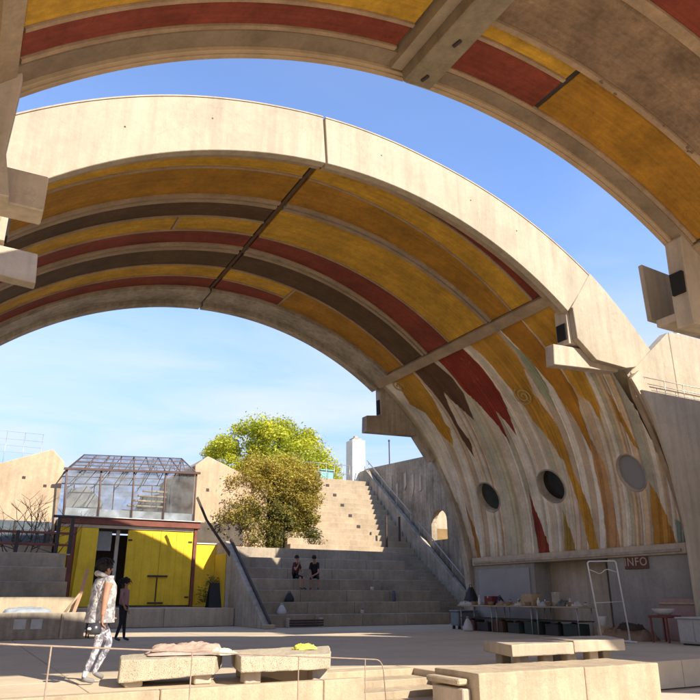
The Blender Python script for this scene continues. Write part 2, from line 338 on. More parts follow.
# cast lower wall with strakes, portholes and flame painting ------------------
FL = [
 ('brown', [(20.81,54.0),(19.57,52.9),(19.41,48.7),(19.45,44.7),(19.88,39.1),(20.14,42.7),(20.35,46.4),(20.55,43.9),(20.77,39.3),(20.77,38.6),(20.72,35.6),(20.97,32.1),(21.08,36.0),(20.9,42.3),(20.84,49.6)], (0.10, 0.05, 0.025)),
 ('red', [(19.3,53.1),(17.9,53.2),(17.79,47.3),(17.89,42.3),(18.11,38.2),(18.3,33.9),(18.43,37.1),(18.6,39.6),(18.69,36.9),(18.84,32.5),(18.94,36.8),(19.08,40.2),(19.36,45.1)], (0.20, 0.03, 0.016)),
 ('yellow_mid', [(17.5,53.2),(16.07,53.4),(16.14,47.1),(16.56,40.2),(16.43,35.0),(16.56,28.8),(16.69,25.5),(16.64,19.2),(16.75,12),(17.16,12),(17.02,21.2),(16.87,27.9),(17.0,28.4),(17.07,32.5),(17.25,35.6),(17.25,39.1),(17.38,43.7),(17.35,48.8)], (0.42, 0.215, 0.03)),
 ('ochre', [(15.9,53.4),(14.93,53.4),(15.0,47.6),(15.01,41.4),(15.04,37.5),(15.23,35.6),(15.38,31.5),(15.62,27.7),(15.61,32.7),(15.64,36.6),(15.72,34.1),(15.67,39.9),(15.83,45.4)], (0.33, 0.145, 0.016)),
 ('yellow_front', [(14.89,53.4),(13.46,53.4),(13.6,48.8),(14.0,46.2),(14.2,42.4),(14.39,38.6),(14.52,34.6),(14.78,32.2),(14.77,35.9),(14.96,37.6),(14.95,41.8),(14.92,47.4)], (0.45, 0.235, 0.03)),
 ('yellow_back', [(22.2,53.4),(20.98,53.7),(20.97,50.5),(21.18,44.8),(21.43,40.2),(21.33,39.2),(21.77,35.5),(21.97,38.0),(22.09,41.2),(22.12,44.0),(22.55,46.7)], (0.37, 0.185, 0.022)),
 ('red_low', [(19.01,24.0),(19.04,21.2),(18.98,18.4),(18.96,12),(19.54,12),(19.37,17.0),(19.18,20.8)], (0.19, 0.035, 0.018)),
 ('olive_low', [(17.79,19.8),(17.77,16.7),(17.74,12),(18.31,12)], (0.30, 0.19, 0.05)),
 ('ochre_low', [(14.04,21.9),(13.98,20.1),(13.94,17.3),(13.87,12),(14.68,12),(14.4,17.2)], (0.36, 0.18, 0.035)),
 ('tan_streak', [(15.43,30.7),(15.37,25.7),(15.6,20.7),(15.93,12),(16.45,12),(16.08,18.9),(15.83,24.8)], (0.38, 0.21, 0.09)),
 ('ochre_top', [(13.92,36.7),(13.91,31.6),(13.96,26.6),(14.05,27.9),(14.08,31.8)], (0.34, 0.17, 0.03)),
 ('green_patch', [(13.71,15.9),(13.38,15.7),(13.43,12),(13.82,12)], (0.20, 0.24, 0.19)),
 ('green_edge', [(15.95,50.5),(15.8,46),(15.85,41),(16.1,36),(16.3,40),(16.15,45)], (0.26, 0.27, 0.17)),
 ('ochre_edge', [(22.68,25.6),(22.7,21.9),(22.69,16.6),(22.75,12),(23.02,12),(22.86,18.5)], (0.26, 0.14, 0.04)),
]
HOLES = [(21.23, 24.0, 1.0), (17.89, 23.9, 1.0), (14.53, 23.7, 0.80)]; HR = 0.56
def inpoly(px, py, poly):
    ins = np.zeros(px.shape, bool); n = len(poly)
    for i in range(n):
        x1, y1 = poly[i]; x2, y2 = poly[(i + 1) % n]
        c = ((y1 > py) != (y2 > py)) & (px < (x2 - x1) * (py - y1) / ((y2 - y1) + 1e-12) + x1); ins ^= c
    return ins
def cast_wall(v, side, ny, nt, y0, y1, painted, holes, tmax=52.95):
    Yg, Tg = np.meshgrid(np.linspace(y0, y1, ny), np.linspace(12.4, tmax, nt), indexing='ij')
    Yg = Yg.copy(); Tg = Tg.copy(); rad = np.full(Yg.shape, RS)
    keep = np.ones((ny - 1, nt - 1), bool)
    inn = np.zeros(Yg.shape, bool)
    for (hy, ht, hw) in holes:
        dy_, dt_ = (Yg - hy) / hw, np.radians(Tg - ht) * RS; d = np.hypot(dy_, dt_); i_ = d < HR; inn |= i_
        k_ = HR / np.maximum(d, 1e-4); Yg[i_] = hy + (dy_ * k_)[i_] * hw; Tg[i_] = ht + np.degrees((dt_ * k_)[i_] / RS)
    keep &= ~(inn[:-1, :-1] & inn[1:, :-1] & inn[:-1, 1:] & inn[1:, 1:])
    # strakes: strips that sweep away from the face as they descend
    q = Yg - 0.00078 * (54 - Tg) ** 2 - 0.10 * np.sin((Tg - 10) * 0.11 + Yg * .9)
    e_ = [y0 - 3.0]
    while e_[-1] < y1 + 1: e_.append(e_[-1] + float(rng.choice([rng.uniform(0.05, 0.12), rng.uniform(0.12, 0.34)])))
    e_ = np.array(e_); nS = len(e_); idx = np.clip(np.searchsorted(e_, q) - 1, 0, nS - 2)
    fr = (q - e_[idx]) / (e_[idx + 1] - e_[idx]); w_ = (e_[idx + 1] - e_[idx])
    dist = np.minimum(fr, 1 - fr) * w_
    off = rng.uniform(-0.026, 0.026, nS); fade = np.clip((53.5 - Tg) / 9, 0.12, 1) 
    dep = rng.uniform(0.3, 1.0, nS)
    rad += (off[idx] + 0.06 * dep[idx] * np.exp(-(dist / 0.015) ** 2)) * fade
    for (hy, ht, hw) in holes:
        d = np.hypot((Yg - hy) / hw, np.radians(Tg - ht) * RS); k_ = np.clip((d - HR) / 0.25, 0, 1); rad = RS + (rad - RS) * k_
    tt = np.radians(Tg) if side > 0 else np.pi - np.radians(Tg)
    V = np.stack([v['cx'] + rad * np.cos(tt), Yg, v['cz'] + rad * np.sin(tt)], -1).reshape(-1, 3)
    ii, jj = np.nonzero(keep); a = ii * nt + jj
    F = np.stack([a, a + nt, a + nt + 1, a + 1], -1)
    tints = np.array([(0.40, 0.325, 0.225), (0.44, 0.355, 0.25), (0.37, 0.28, 0.19), (0.40, 0.32, 0.24), (0.34, 0.30, 0.20), (0.43, 0.31, 0.19), (0.33, 0.30, 0.22), (0.45, 0.39, 0.30), (0.50, 0.45, 0.37), (0.48, 0.43, 0.345), (0.50, 0.455, 0.375)])
    c = tints[rng.integers(0, len(tints), nS)][idx] * (1.52 * rng.uniform(0.85, 1.1, nS))[idx][..., None]
    if painted:
        wob = 0.012 * np.sin(Tg * .55 + Yg * 1.3) + 0.006 * np.sin(Tg * 1.9 - Yg * 4)
        for nm, poly, pc in FL:
            ins = inpoly(Yg + wob, Tg + wob * 3, poly); c[ins] = np.array(pc) * (1.12 + 0.3 * rng.random(nS)[idx][ins][:, None])
    o = M('cast_wall', V, F, WALLP, v['root'], smooth=True)
    ca = o.data.color_attributes.new('paint', 'FLOAT_COLOR', 'POINT')
    ca.data.foreach_set('color', np.concatenate([c.reshape(-1, 3), np.ones((V.shape[0], 1))], 1).ravel())
    return o
cast_wall(FV, 1, 900, 170, Y0 + .30, Y1 - .30, True, HOLES)
arc('wall_backing', FV, 12.4, 52.9, Y0 + .35, Y1 - .35, RS + .55, 12.2, CONG)
cast_wall(FV, -1, 160, 40, Y0 + .30, Y1 - .30, False, [], 43.6)
arc('wall_backing', FV, 136.6, 167.6, Y0 + .35, Y1 - .35, RS + .55, 12.2, CONG)
PANE = [material('porthole_dark_glass', (0.035, 0.045, 0.04), 0.12, 0.3, 3, 0.02, spec=0.5), material('porthole_open_dark', (0.018, 0.016, 0.013), 0.15, 0.4, 3, 0.02, spec=0.5), material('porthole_grey_cover', (0.26, 0.25, 0.245), 0.8, 0.06, 1, 0.1)]
for (hy, ht, hw), pm, dp in zip(HOLES, PANE, (0.22, 0.26, 0.07)):
    t = R(ht); er = Vector((math.cos(t), 0, math.sin(t))); et = Vector((-math.sin(t), 0, math.cos(t))); ey = Vector((0, hw, 0))
    c0 = Vector((FV['cx'], hy, FV['cz'])) + er * RS
    def ring(r, d, n=36): return [tuple(c0 + er * d + (ey * math.cos(2 * math.pi * k / n) + et * math.sin(2 * math.pi * k / n)) * r) for k in range(n)]
    prof = [(HR + .055, 0.05), (HR + .05, -.02), (HR + .02, -.03), (HR - .01, -.012), (HR - .015, dp + .1)]
    V, F = [], []
    for r_, d_ in prof: V += ring(r_, d_)
    for i in range(len(prof) - 1):
        for k in range(36): F.append((i * 36 + k, i * 36 + (k + 1) % 36, (i + 1) * 36 + (k + 1) % 36, (i + 1) * 36 + k))
    w = M('porthole', V, F, CONG, rt, smooth=True)
    V = ring(HR - .016, dp) + ring(HR - .016, dp + .03)
    M('pane', V, [tuple(range(36)), tuple(range(71, 35, -1))] + [(k, (k + 1) % 36, 36 + (k + 1) % 36, 36 + k) for k in range(36)], pm, w)
# carved spirals
def spiral(yc, tc_, r, turns=2.2):
    pts = []
    for i in range(60):
        s = i / 59; a = s * turns * 2 * math.pi; rr = r * (0.15 + 0.85 * s)
        t = R(tc_) + rr * math.sin(a) / RS; pts.append((FV['cx'] + (RS - .01) * math.cos(t), yc + rr * math.cos(a), FV['cz'] + (RS - .01) * math.sin(t)))
    tube('spiral_relief', pts, 0.032, material('spiral_clay', (0.46, 0.33, 0.13), 0.9, 0.2, 3, 0.3), rt, n=6)
spiral(17.0, 40.4, 0.36); spiral(22.3, 51.3, 0.30, 1.6)
# rims of the legs below the corbels
def legin(t): return 11.0 + 0.42 * min(max((t - 8) / 28.0, 0), 1)
for side in (1, -1):
    a, b = (-0.7, 37.2) if side > 0 else (180.7, 142.8)
    f_ = (lambda t: legin(t)) if side > 0 else (lambda t: legin(180 - t))
    arc('leg_rim', FV, a, b, Y0 + .05, Y0 + .14, lambda t: f_(t) + .10, 12.0, CON, step=1.5)
    arc('leg_rim', FV, a, b, Y0 + .143, Y0 + .30, lambda t: min(11.86, f_(t) + .12 * max(0, (t if side > 0 else 180 - t) - 35)), 11.9, RIBM, step=1.5)
    arc('leg_rim', FV, a, b, Y1 - .36, Y1 - .02, lambda t: f_(t) - .12, 12.0, CONG, step=1.5, bevel=0.01)
    # gusset plates and corbel slabs at both ends
    def mx_(x): return x if side > 0 else 2 * FV['cx'] - x - 0.05
    dz = 0 if side > 0 else -0.45
    dx = 0 if side > 0 else 0.32
    def G(pts, d2=0.0): return [(mx_(x + dx + (d2 if side < 0 else 0)), z + dz) for x, z in pts]
    curve = [(FV['cx'] + 12.6 * math.cos(R(t)), FV['cz'] + 12.6 * math.sin(R(t))) for t in (37, 42, 47, 51, 54)]
    prism('gusset', G([(14.25, 8.86), (14.30, 7.95), (14.95, 7.42), (16.12, 7.36), (16.55, 7.46), (17.3, 8.1)] + [(16.4, 9.05), (15.7, 9.68), (15.12, 10.14), (14.2, 8.86)]), Y0 - .03, Y0 + .16, CONF, rt, bevel=0.012)
    prism('gusset_web', G([(14.16, 8.9), (14.16, 7.84), (15.6, 7.84), (16.5, 7.6), (17.0, 8.1), (16.2, 9.0), (15.0, 9.9), (14.5, 9.35)]), Y0 + .165, Y0 + .62, CON, rt, bevel=0.012)
    prism('corbel', G([(13.56, 7.72), (13.52, 7.12), (16.0, 7.28), (16.3, 7.82)]), Y0 + .17, Y0 + .5, CON, rt, bevel=0.015)
    prism('corbel_slot', G([(14.12, 8.46), (14.12, 7.98), (14.4, 7.98), (14.4, 8.46)]), Y0 + .22, Y0 + .56, DARK, rt)
    prism('gusset', G([(13.96, 9.05), (13.98, 7.94), (13.32, 7.86), (13.30, 7.22), (15.6, 7.3), (16.35, 6.3), (17.1, 7.0), (16.2, 8.4), (15.2, 9.5), (14.4, 9.9)], .38), Y1 - .40, Y1 - .005, CONG, rt, bevel=0.012)
    prism('corbel_slot', G([(13.93, 8.6), (13.93, 8.02), (14.05, 8.02), (14.05, 8.6)], .38), Y1 - .3, Y1 - .1, DARK, rt)
# straight wall below the springing, door recess and beam
XW = 18.13
box('wall_beam', XW - .10, XW + .5, Y0 + .35, Y1 - .45, 2.30, 2.60, CON, rt, bevel=0.02)
box('wall_ledge', XW - .16, XW - .103, Y0 + .5, Y1 - .6, 2.36, 2.44, CONG, rt, bevel=0.01)
CWL = material('plaster_wall', (0.32, 0.285, 0.24), 0.9, 0.15, 1.2, 0.2, 20, streak=0.2)
box('wall_panel', XW, XW + .4, 19.75, Y1 - .37, 0, 2.297, CWL, rt)
box('wall_panel', XW, XW + .4, Y0 + .32, 16.4, 0, 2.297, CWL, rt)
box('wall_board', XW - .03, XW - .003, 20.0, 22.9, .35, 2.15, material('grey_board', (0.33, 0.31, 0.29), 0.7, .08, 2, .1), rt)
box('recess_back', XW + 2.0, XW + 2.2, 16.0, 20.0, 0, 2.5, material('recess_wood', (0.16, 0.115, 0.08), .85, .3, 2, .3), rt)
box('recess_side', XW + .41, XW + 2.0, 19.76, 19.9, 0, 2.5, CWL, rt); box('recess_side', XW + .41, XW + 2.0, 16.2, 16.39, 0, 2.5, CWL, rt)
box('recess_ceiling', XW + .51, XW + 2.0, 16.39, 19.75, 2.3, 2.5, CONG, rt)
box('door_leaf', XW + .05, XW + .95, 16.42, 16.48, 0.02, 2.2, material('grey_door', (.30, .31, .30), .6, .1, 2, .1), rt)
box('recess_panel', XW + 1.9, XW + 1.99, 17.6, 18.9, 0.02, 2.1, material('brown_door', (.12, .085, .06), .7, .2, 2, .2), rt)
box('wall_panel', 2 * FV['cx'] - XW - .4, 2 * FV['cx'] - XW, Y0 + .32, Y1 - .37, 0, 2.6, CWL, rt)
# tie holes on the front rim
for (rr, t) in ((11.75, 86), (11.8, 108), (11.7, 118), (11.8, 72), (11.9, 64)):
    x, z = PT(FV, rr, t); V, F = tubed([(x, Y0 - .004, z), (x, Y0 + .02, z)], .022, 8); M('tie_hole', V, F, STEELD, rt)

# --- near vault (the camera stands under it) --------------------------------------
NV = dict(cx=7.26, cz=-0.34, root=thing('near_vault', (7.26, 4.5, -0.5), 'near concrete vault overhead with ochre and red soffit bands and deep beam', 'vault'))
rn = NV['root']; N0, N1 = -0.45, 9.3; NS = 11.16
NRIB = material('near_rib', (0.40, 0.275, 0.165), 0.92, 0.25, 1.6, 0.6, 20, wear=(0.14, 0.09, 0.06), wearamt=0.1)
LIP = material('rim_lip', (0.47, 0.34, 0.205), 0.9, 0.16, 1.2, 0.35, 25)
BAND = material('rim_band', (0.26, 0.19, 0.125), 0.92, 0.25, 1.2, 0.5, 20)
def npanel(t0, t1, ya, yb, mat): return arc('panel', NV, t0, t1, ya, yb, NS + random.uniform(-.012, .012), NS + .1, mat, step=1.5, bevel=0.008)
def nrib(t0, t1, ya, yb, h=.04): return arc('rib', NV, t0, t1, ya, yb, NS - h, NS + .098, NRIB, step=1.0)
for (a, b) in ((54.2, 95.2), (95.5, 132.9)):
    arc('front_rim', NV, a, b, N1 - .10, N1, 11.0, 12.15, LIP, step=1.2, bevel=0.01)
    arc('rim_return', NV, a, b, N1 - .19, N1 - .103, 11.03, 12.15, LIP, step=1.2, bevel=0.008)
    arc('rim_band', NV, a, b, N1 - .50 if a < 90 else N1 - .58, N1 - .193, 11.10, NS + .3, BAND, step=1.2)
    arc('shell', NV, a, b, N0 + .42, N1 - .2, NS + .105, 12.1, CON)
    arc('back_rim', NV, a, b, N0, N0 + .4, 11.0, 12.5, CONF, step=1.5)
# left bays
seqL = [(8.62, 8.10, RED), (8.02, 7.2, YEL), (7.1, 6.4, OCH), (6.2, 5.1, BRN), (5.0, 4.1, YEL), (4.0, 3.0, RED), (2.9, 1.6, OCH), (1.5, 0.15, YEL)]
seqR = [(8.70, 7.86, RED), (7.78, 7.46, YEL), (7.34, 5.92, GBRN), (5.70, 4.9, RED), (4.8, 3.6, YEL), (3.5, 2.3, OCH), (2.2, 1.2, BRN), (1.1, .15, RED)]
nrib(98.3, 132.6, 8.625, 8.715); prev = None
for i, (a, b, m_) in enumerate(seqL):
    npanel(98.3, 132.6, b, a, m_)
    nb = seqL[i + 1][0] if i + 1 < len(seqL) else 0.11
    nrib(98.3, 132.6, nb + e, b - e)
nrib(54.9, 92.2, 8.705, 8.795)
for i, (a, b, m_) in enumerate(seqR):
    nb = seqR[i + 1][0] if i + 1 < len(seqR) else 0.11
    if i == 0: npanel(81.0, 92.2, b, a, RED); npanel(54.9, 80.4, 7.46, 8.70, OCH); nrib(81.0, 92.2, nb + e, b - e)
    elif i == 1: npanel(81.0, 92.2, b, a, YEL); nrib(54.9, 92.2, nb + e, b - e, .06)
    else: npanel(54.9, 92.2, b, a, m_); nrib(54.9, 92.2, nb + e, b - e, .06)
arc('cross_joint', NV, 80.42, 80.98, 7.47, 8.7, NS + .03, NS + .09, STEELD)
# lumps of broken mortar along the ribs
lm = material('mortar_crumbs', (0.20, 0.13, 0.08), .95, .3, 4, .5)
for i in range(16):
    t = random.uniform(58, 79); y = 7.40 + random.uniform(-.05, .05); x, z = PT(NV, NS - .045, t); s = random.uniform(.015, .05)
    box('mortar_crumb', x - s * 1.6, x + s * 1.6, y - s * .6, y + s * .6, z - s * .4, z + s * .4, lm, rn, bevel=s * .2, rot=random.uniform(-.4, .4))
BEAM = material('beam_concrete', (0.27, 0.215, 0.14), .9, .2, 2.0, .4, 25, streak=.2)
arc('crown_beam', NV, 93.3, 96.6, N0 + .5, N1 - .28, NS - .42, NS + .2, BEAM, step=.8, bevel=.02)
arc('beam_flange', NV, 96.65, 97.9, N0 + .5, N1 - .3, NS - .18, NS + .2, material('beam_side', (.34, .27, .18), .9, .2, 2, .4), step=.8)
for y in (8.75, 7.75):
    x, z = PT(NV, NS - .435, 94.9); box('beam_bolt', x - .03, x + .03, y - .09, y + .09, z - .03, z + .05, STEELD, rn, bevel=.006, rot=.2)
arc('springing_beam', NV, 52.5, 54.7, N0 + .5, N1 - .25, NS - .10, 11.9, RIBM, step=.8, bevel=.02)
arc('springing_beam', NV, 132.95, 134.6, N0 + .5, N1 - .25, NS - .10, 11.9, RIBM, step=.8, bevel=.02)
for (a, b) in ((-1, 52.4), (134.7, 181)):
    arc('lower_wall', NV, a, b, N0 + .1, N1 - .3, 11.5, 12.2, CON, step=2)
# right end pieces: gusset with slot, corbel, flank wall
prism('gusset', [(13.32, 8.85), (13.26, 7.30), (13.28, 6.75), (16.0, 6.8), (16.9, 7.4), (16.0, 8.7), (14.6, 10.0), (14.0, 9.7)], N1 - .45, N1 - .02, CON, rn, bevel=.015)
prism('corbel', [(13.3, 7.14), (13.3, 6.96), (16.5, 6.92), (16.5, 7.12)], N1 - .1, N1 + .5, CON, rn, bevel=.015)
box('corbel_slot', 13.2, 13.5, N1 - .40, N1 - .08, 7.50, 8.02, DARK, rn)
box('flank_wall', 16.8, 26, N1 - .7, N1 - .05, -0.49, 9.75, CON, rn)
prism('side_plate', [(13.38, 8.68), (14.7, 8.6), (14.7, 7.2), (13.42, 7.25)], 10.0, 10.12, CONF, rn, bevel=.015)
# left end pieces
prism('gusset', [(-0.22, 7.75), (-0.26, 6.62), (-0.12, 5.95), (-2.0, 5.8), (-3.4, 5.2), (-2.6, 8.2), (-1.0, 9.6), (-0.45, 9.0)], N1 - .42, N1 - .03, CON, rn, bevel=.015)
box('corbel', -2.2, 0.31, N1 + .0, N1 + .45, 6.08, 6.62, CON, rn, bevel=.02)
box('flank_wall', -9, -2.8, N1 - .7, N1 - .05, -0.49, 8.5, CON, rn)
# ------------------------------------------------------------------ wall between the vaults on the right
fw = thing('gap_wall', (20, 13, 0), 'tall concrete wall with ledge and railing joining the vaults', 'wall')
prism('lower_wall', [(17.5, 0.0), (17.55, 3.0), (17.3, 4.6), (16.9, 6.0), (16.55, 6.75), (26, 6.75), (26, 0.0)], 12.98, 13.08, CONF, fw, bevel=.01)
for (xa, xb) in ((16.2, 18.72), (18.74, 26)):
    prism('upper_wall', [(17.3 if xa < 17 else xa, 6.5), (16.72 if xa < 17 else xa, 7.42 if xa < 17 else 9.05), ((17.45, 8.02) if xa < 17 else (xa + .6, 9.1)), ((18.2, 8.62) if xa < 17 else (xb - 1, 9.0)), (xb, 9.05), (xb, 6.5)], 13.42, 13.75, CONF, fw, bevel=.012)
box('ledge', 17.2, 26, 13.081, 13.42, 6.4, 6.66, CON, fw)
box('post', 19.28, 19.42, 13.5, 13.64, 9.0, 9.4, WHITEP, fw)
for z in (7.25, 7.06, 6.88): tube('rail', [(16.9, 13.2, z), (24, 13.2, z)], .014, GALV, fw, n=6)
for i in range(9): tube('baluster', [(17.0 + i * .85, 13.2, 6.67), (17.0 + i * .85, 13.2, 7.26)], .014, GALV, fw, n=6)
fb = thing('flank_building', (23, 20, 0), 'plain concrete building behind the right side of the far vault', 'building')
box('wall', 18.9, 30, 17.2, 23.4, 0, 10.3, CON, fb); box('upper_block', 16.9, 18.89, 17.2, 23.4, 8.0, 10.3, CON, fb)
#@@PART2
# ------------------------------------------------------------------ terraces and amphitheatre steps at the back
TIER = material('tier_concrete', (0.36, 0.295, 0.215), .92, .25, .8, .4, 16, streak=.15)
am = thing('amphitheatre_steps', (15.5, 30, 0), 'broad concrete seating tiers rising behind the far vault', 'steps')
NT, RI, TR = 7, 0.475, 0.72
for i in range(NT):
    xr = 20.0
    for k in range(4):
        xa = 11.02 + (xr - 11.02) * k / 4; xb = 11.02 + (xr - 11.02) * (k + 1) / 4
        box('tier', xa + .004, xb - .004, 27.5 + TR * i, (27.5 + TR * (i + 1) - .003) if i < NT - 1 else 33.2, 0 if i == 0 else RI * i - .3, RI * (i + 1) + random.uniform(-.006, .006), TIER, am, bevel=.02)
STAIR = material('stair_concrete', (0.40, 0.31, 0.205), .92, .2, .9, .4, 16, streak=.12)
sf = thing('upper_stairs', (18, 36, 3), 'upper flight of wide sunlit concrete stairs above the tiers', 'stairs')
ZL = RI * NT
for i in range(14):
    box('step', 14.6, 21.98, 33.21 + .385 * i, 33.21 + .385 * (i + 1) - .003 if i < 13 else 42, ZL - .2 + .33 * i, ZL + .33 * (i + 1), STAIR, sf, bevel=.015)
for i in range(5):
    j = 4 + 2 * i; xx = 19.35 - .1 * i
    box('step_light', xx - .11, xx + .11, 33.21 + .385 * j - .02, 33.21 + .385 * j - .002, ZL + .33 * j + .1, ZL + .33 * j + .25, STEELD, sf, bevel=.004)
side = thing('side_stairs', (21, 33, 0), 'narrow concrete stair flight in shade beside the tiers', 'stairs')
ns = 19
for i in range(ns):
    y = 28.3 + .258 * i
    box('step', 20.02, 22.0, y, y + .255 if i < ns - 1 else 33.2, max(0, .175 * i - .4), .175 * (i + 1), TIER, side, bevel=.008)
chk = thing('stair_cheek_wall', (22.15, 33, 0), 'sloping concrete cheek wall with pipe handrail beside the narrow stairs', 'wall')
prism('cheek', [(28.0, 0), (28.0, .55), (38.6, 8.75), (39.4, 8.75), (39.4, 0)], 22.01, 22.3, CONG, chk, axis='X', bevel=.02)
tube('handrail', [(22.15, 28.1, 1.25), (22.15, 33.0, 5.05)], .035, GALV, chk); tube('handrail', [(22.15, 33.6, 5.5), (22.15, 38.6, 9.35)], .035, GALV, chk)
for y in (28.4, 30.0, 31.6, 32.9, 33.7, 35.2, 36.8, 38.4): tube('rail_post', [(22.15, y, (y - 28) * .774 + .5), (22.15, y, (y - 28.1) * .774 + 1.25)], .022, GALV, chk)
for (y, x) in ((33.35, 20.3), (33.3, 21.1)):
    box('gate_post', x - .05, x + .05, y - .05, y + .05, 3.3 if x < 20.9 else 4.0, 5.3, STEELD, chk, bevel=.008)
lc = thing('left_cheek_wall', (10.8, 30, 0), 'dark sloping concrete cheek wall at the left end of the tiers', 'wall')
prism('cheek', [(26.6, 0), (26.75, .15), (31.7, 3.55), (33.3, 3.55), (33.3, 0)], 10.72, 11.0, CONG, lc, axis='X', bevel=.015)
prism('cheek_cap', [(26.62, .10), (26.7, .26), (31.7, 3.68), (31.78, 3.56)], 10.94, 11.02, STEELD, lc, axis='X')
box('foot_stone', 10.6, 11.05, 26.3, 26.58, 0.0, .16, CONF, lc, bevel=.02)
tr = thing('terrace', (3, 37, 0), None, None); tag(tr, 'raised concrete terrace in front of the yellow doors', kind='structure')
for i in range(6): box('terrace_slab', -7 + 2.95 * i + .005, -7 + 2.95 * (i + 1) - .005, 30.0, 46, .0, .72, CON, tr, bevel=.015)
box('terrace_slab', 10.72, 30, 33.33, 60, 0, 3.2, CON, tr)
box('terrace_slab', 14.6, 40, 42.02, 60, 3.21, 7.9, CON, tr)
# stained wall to the right of the stairs with a lit arched opening
wl_ = thing('stained_wall', (24, 35, 0), 'stained concrete wall with arched opening behind the vault leg', 'wall')
pa, pb = Vector((22.42, 39.4)), Vector((22.42, 25.0)); dv = (pb - pa); nrm = Vector((dv.y, -dv.x)).normalized()
def wp(s, z, d=0): q = pa + dv * s - nrm * d; return (q.x, q.y, z)
S0, S1, ZA, ZT = .505, .604, 4.0, 4.95
arch = [(S0, ZA), (S0, ZT)] + [((S0 + S1) / 2 - (S1 - S0) / 2 * math.cos(math.pi * k / 10), ZT + .62 * math.sin(math.pi * k / 10)) for k in range(1, 10)] + [(S1, ZT), (S1, ZA)]
def wallpiece(poly, nm='wall_piece', d0=0.0, d1=.35, m_=CONS):
    n = len(poly); V = [wp(s, z, d0) for s, z in poly] + [wp(s, z, d1) for s, z in poly]
    F = [tuple(range(n)), tuple(range(2 * n - 1, n - 1, -1))] + [(i, (i + 1) % n, n + (i + 1) % n, n + i) for i in range(n)]
    return M(nm, V, F, m_, wl_)
wallpiece([(0, 0), (0, 8.95), (S0, 8.62), (S0, 0)]); wallpiece([(S1, 0), (S1, 8.55), (1, 8.3), (1, 0)]); wallpiece([(S0 + .0005, 0), (S0 + .0005, ZA), (S1 - .0005, ZA), (S1 - .0005, 0)])
wallpiece([(S0 + .0005, ZT)] + arch[2:-2] + [(S1 - .0005, ZT), (S1 - .0005, 8.55), (S0 + .0005, 8.62)])
box('sunlit_pier', 22.8, 27.5, 34.2, 34.6, 3.2, 7.5, CONF, wl_); box('shade_panel', 22.8, 27.5, 33.0, 33.2, 3.2, 4.75, material('shade_brown', (.25, .16, .07), .9, .2, 2, .2), wl_)  # brown panel paints in the shaded lower half seen through the arch
for i in range(7):
    s = .10 + i * .055 + random.uniform(-.01, .01); zt = random.uniform(7.3, 8.3); wallpiece([(s, zt - random.uniform(.6, 1.3)), (s, zt), (s + .014, zt + .1), (s + .014, zt - .7)], 'buttress_rib', -.06, -.003, CON)
pc = thing('white_pillar', (21.7, 39.6, 7.9), 'whitewashed square pillar with cap at the head of the stairs', 'pillar')
box('shaft', 21.55, 22.5, 39.45, 40.35, 8.0, 10.85, WHITEP, pc, bevel=.03); box('cap', 21.72, 22.33, 39.6, 40.2, 10.852, 11.0, CONG, pc); box('finial', 21.9, 22.15, 39.8, 40.0, 11.003, 11.16, CONG, pc)
lp = thing('light_pole', (23.05, 37.6, 8), 'thin dark pole rising behind the stained wall', 'pole')
tube('shaft', [(23.2, 37.6, 0), (23.2, 37.6, 10.5)], .04, STEELD, lp); box('pole_cap', 23.15, 23.25, 37.55, 37.65, 10.5, 10.62, STEELD, lp)
ug = thing('top_railing', (19, 40, 7.9), 'thin pipe railing at the top of the sunlit stairs', 'railing')
for x in np.arange(17.8, 21.3, .55): tube('baluster', [(x, 39.0, 7.88), (x, 39.0, 9.0)], .02, GALV, ug, n=6)
for z in (8.45, 9.0): tube('rail', [(17.8, 39.0, z), (21.1, 39.0, z)], .022, GALV, ug, n=6)
tp = thing('teal_bin', (19.6, 40, 7.9), 'pale teal box standing behind the top railing', 'box')
box('bin_body', 19.3, 20.2, 39.5, 40.1, 7.95, 8.65, plain('teal', (.22, .50, .45)), tp, bevel=.03); box('bin_lid', 19.26, 20.24, 39.46, 40.14, 8.653, 8.72, plain('teal', (.22, .50, .45)), tp)

# ------------------------------------------------------------------ buildings at the back left
def house(poly, y0, y1, label, extra=None):
    lo = min(p[0] for p in poly); hi = max(p[0] for p in poly)
    h = thing('concrete_house', ((lo + hi) / 2, y0, .72), label, 'house')
    prism('wall', poly, y0, y1, PK, h, bevel=.03); return h
PK = material('house_concrete', (0.52, 0.375, 0.235), .92, .18, .9, .4, 14, streak=.2)
h1 = house([(-6, .73), (-6, 4.2), (-2.0, 5.6), (1.07, 6.65), (3.12, 7.46), (3.70, 6.9), (3.66, 4.55), (3.66, .73)], 34.0, 41, 'tan concrete house with peaked parapet left of the greenhouse')
h2 = house([(9.75, 4.5), (9.72, 7.28), (10.33, 7.8), (12.33, 7.01), (13.6, 6.6), (13.6, 3.25), (9.8, 3.25)], 34.0, 41, 'tan concrete house with peaked parapet right of the greenhouse')
for hx, z in ((3.0, 5.8), (2.1, 6.1)): box('vent_hole', hx - .07, hx + .07, 33.985, 34.02, z - .06, z + .06, STEELD, h1, bevel=.01)
box('vent_hole', 10.35, 10.5, 33.985, 34.02, 6.05, 6.2, STEELD, h2, bevel=.01)
box('shade_band', -4, 3.5, 33.95, 33.998, 3.3, 4.25, material('shade_glass', (.10, .12, .13), .3, .2, 2, .02), h1)  # dark glazing paints in the shaded wall strip around a glimpsed window
for i in range(6): box('mullion', -3.0 + i * 1.25, -2.92 + i * 1.25, 33.90, 33.947, 3.3, 4.25, STEELD, h1)
box('shade_band', 9.86, 12.4, 33.95, 33.998, 3.52, 4.55, material('dark_band', (.10, .08, .06), .8, .3, 2, .2), h2)  # flat dark box paints in the shade of a recess
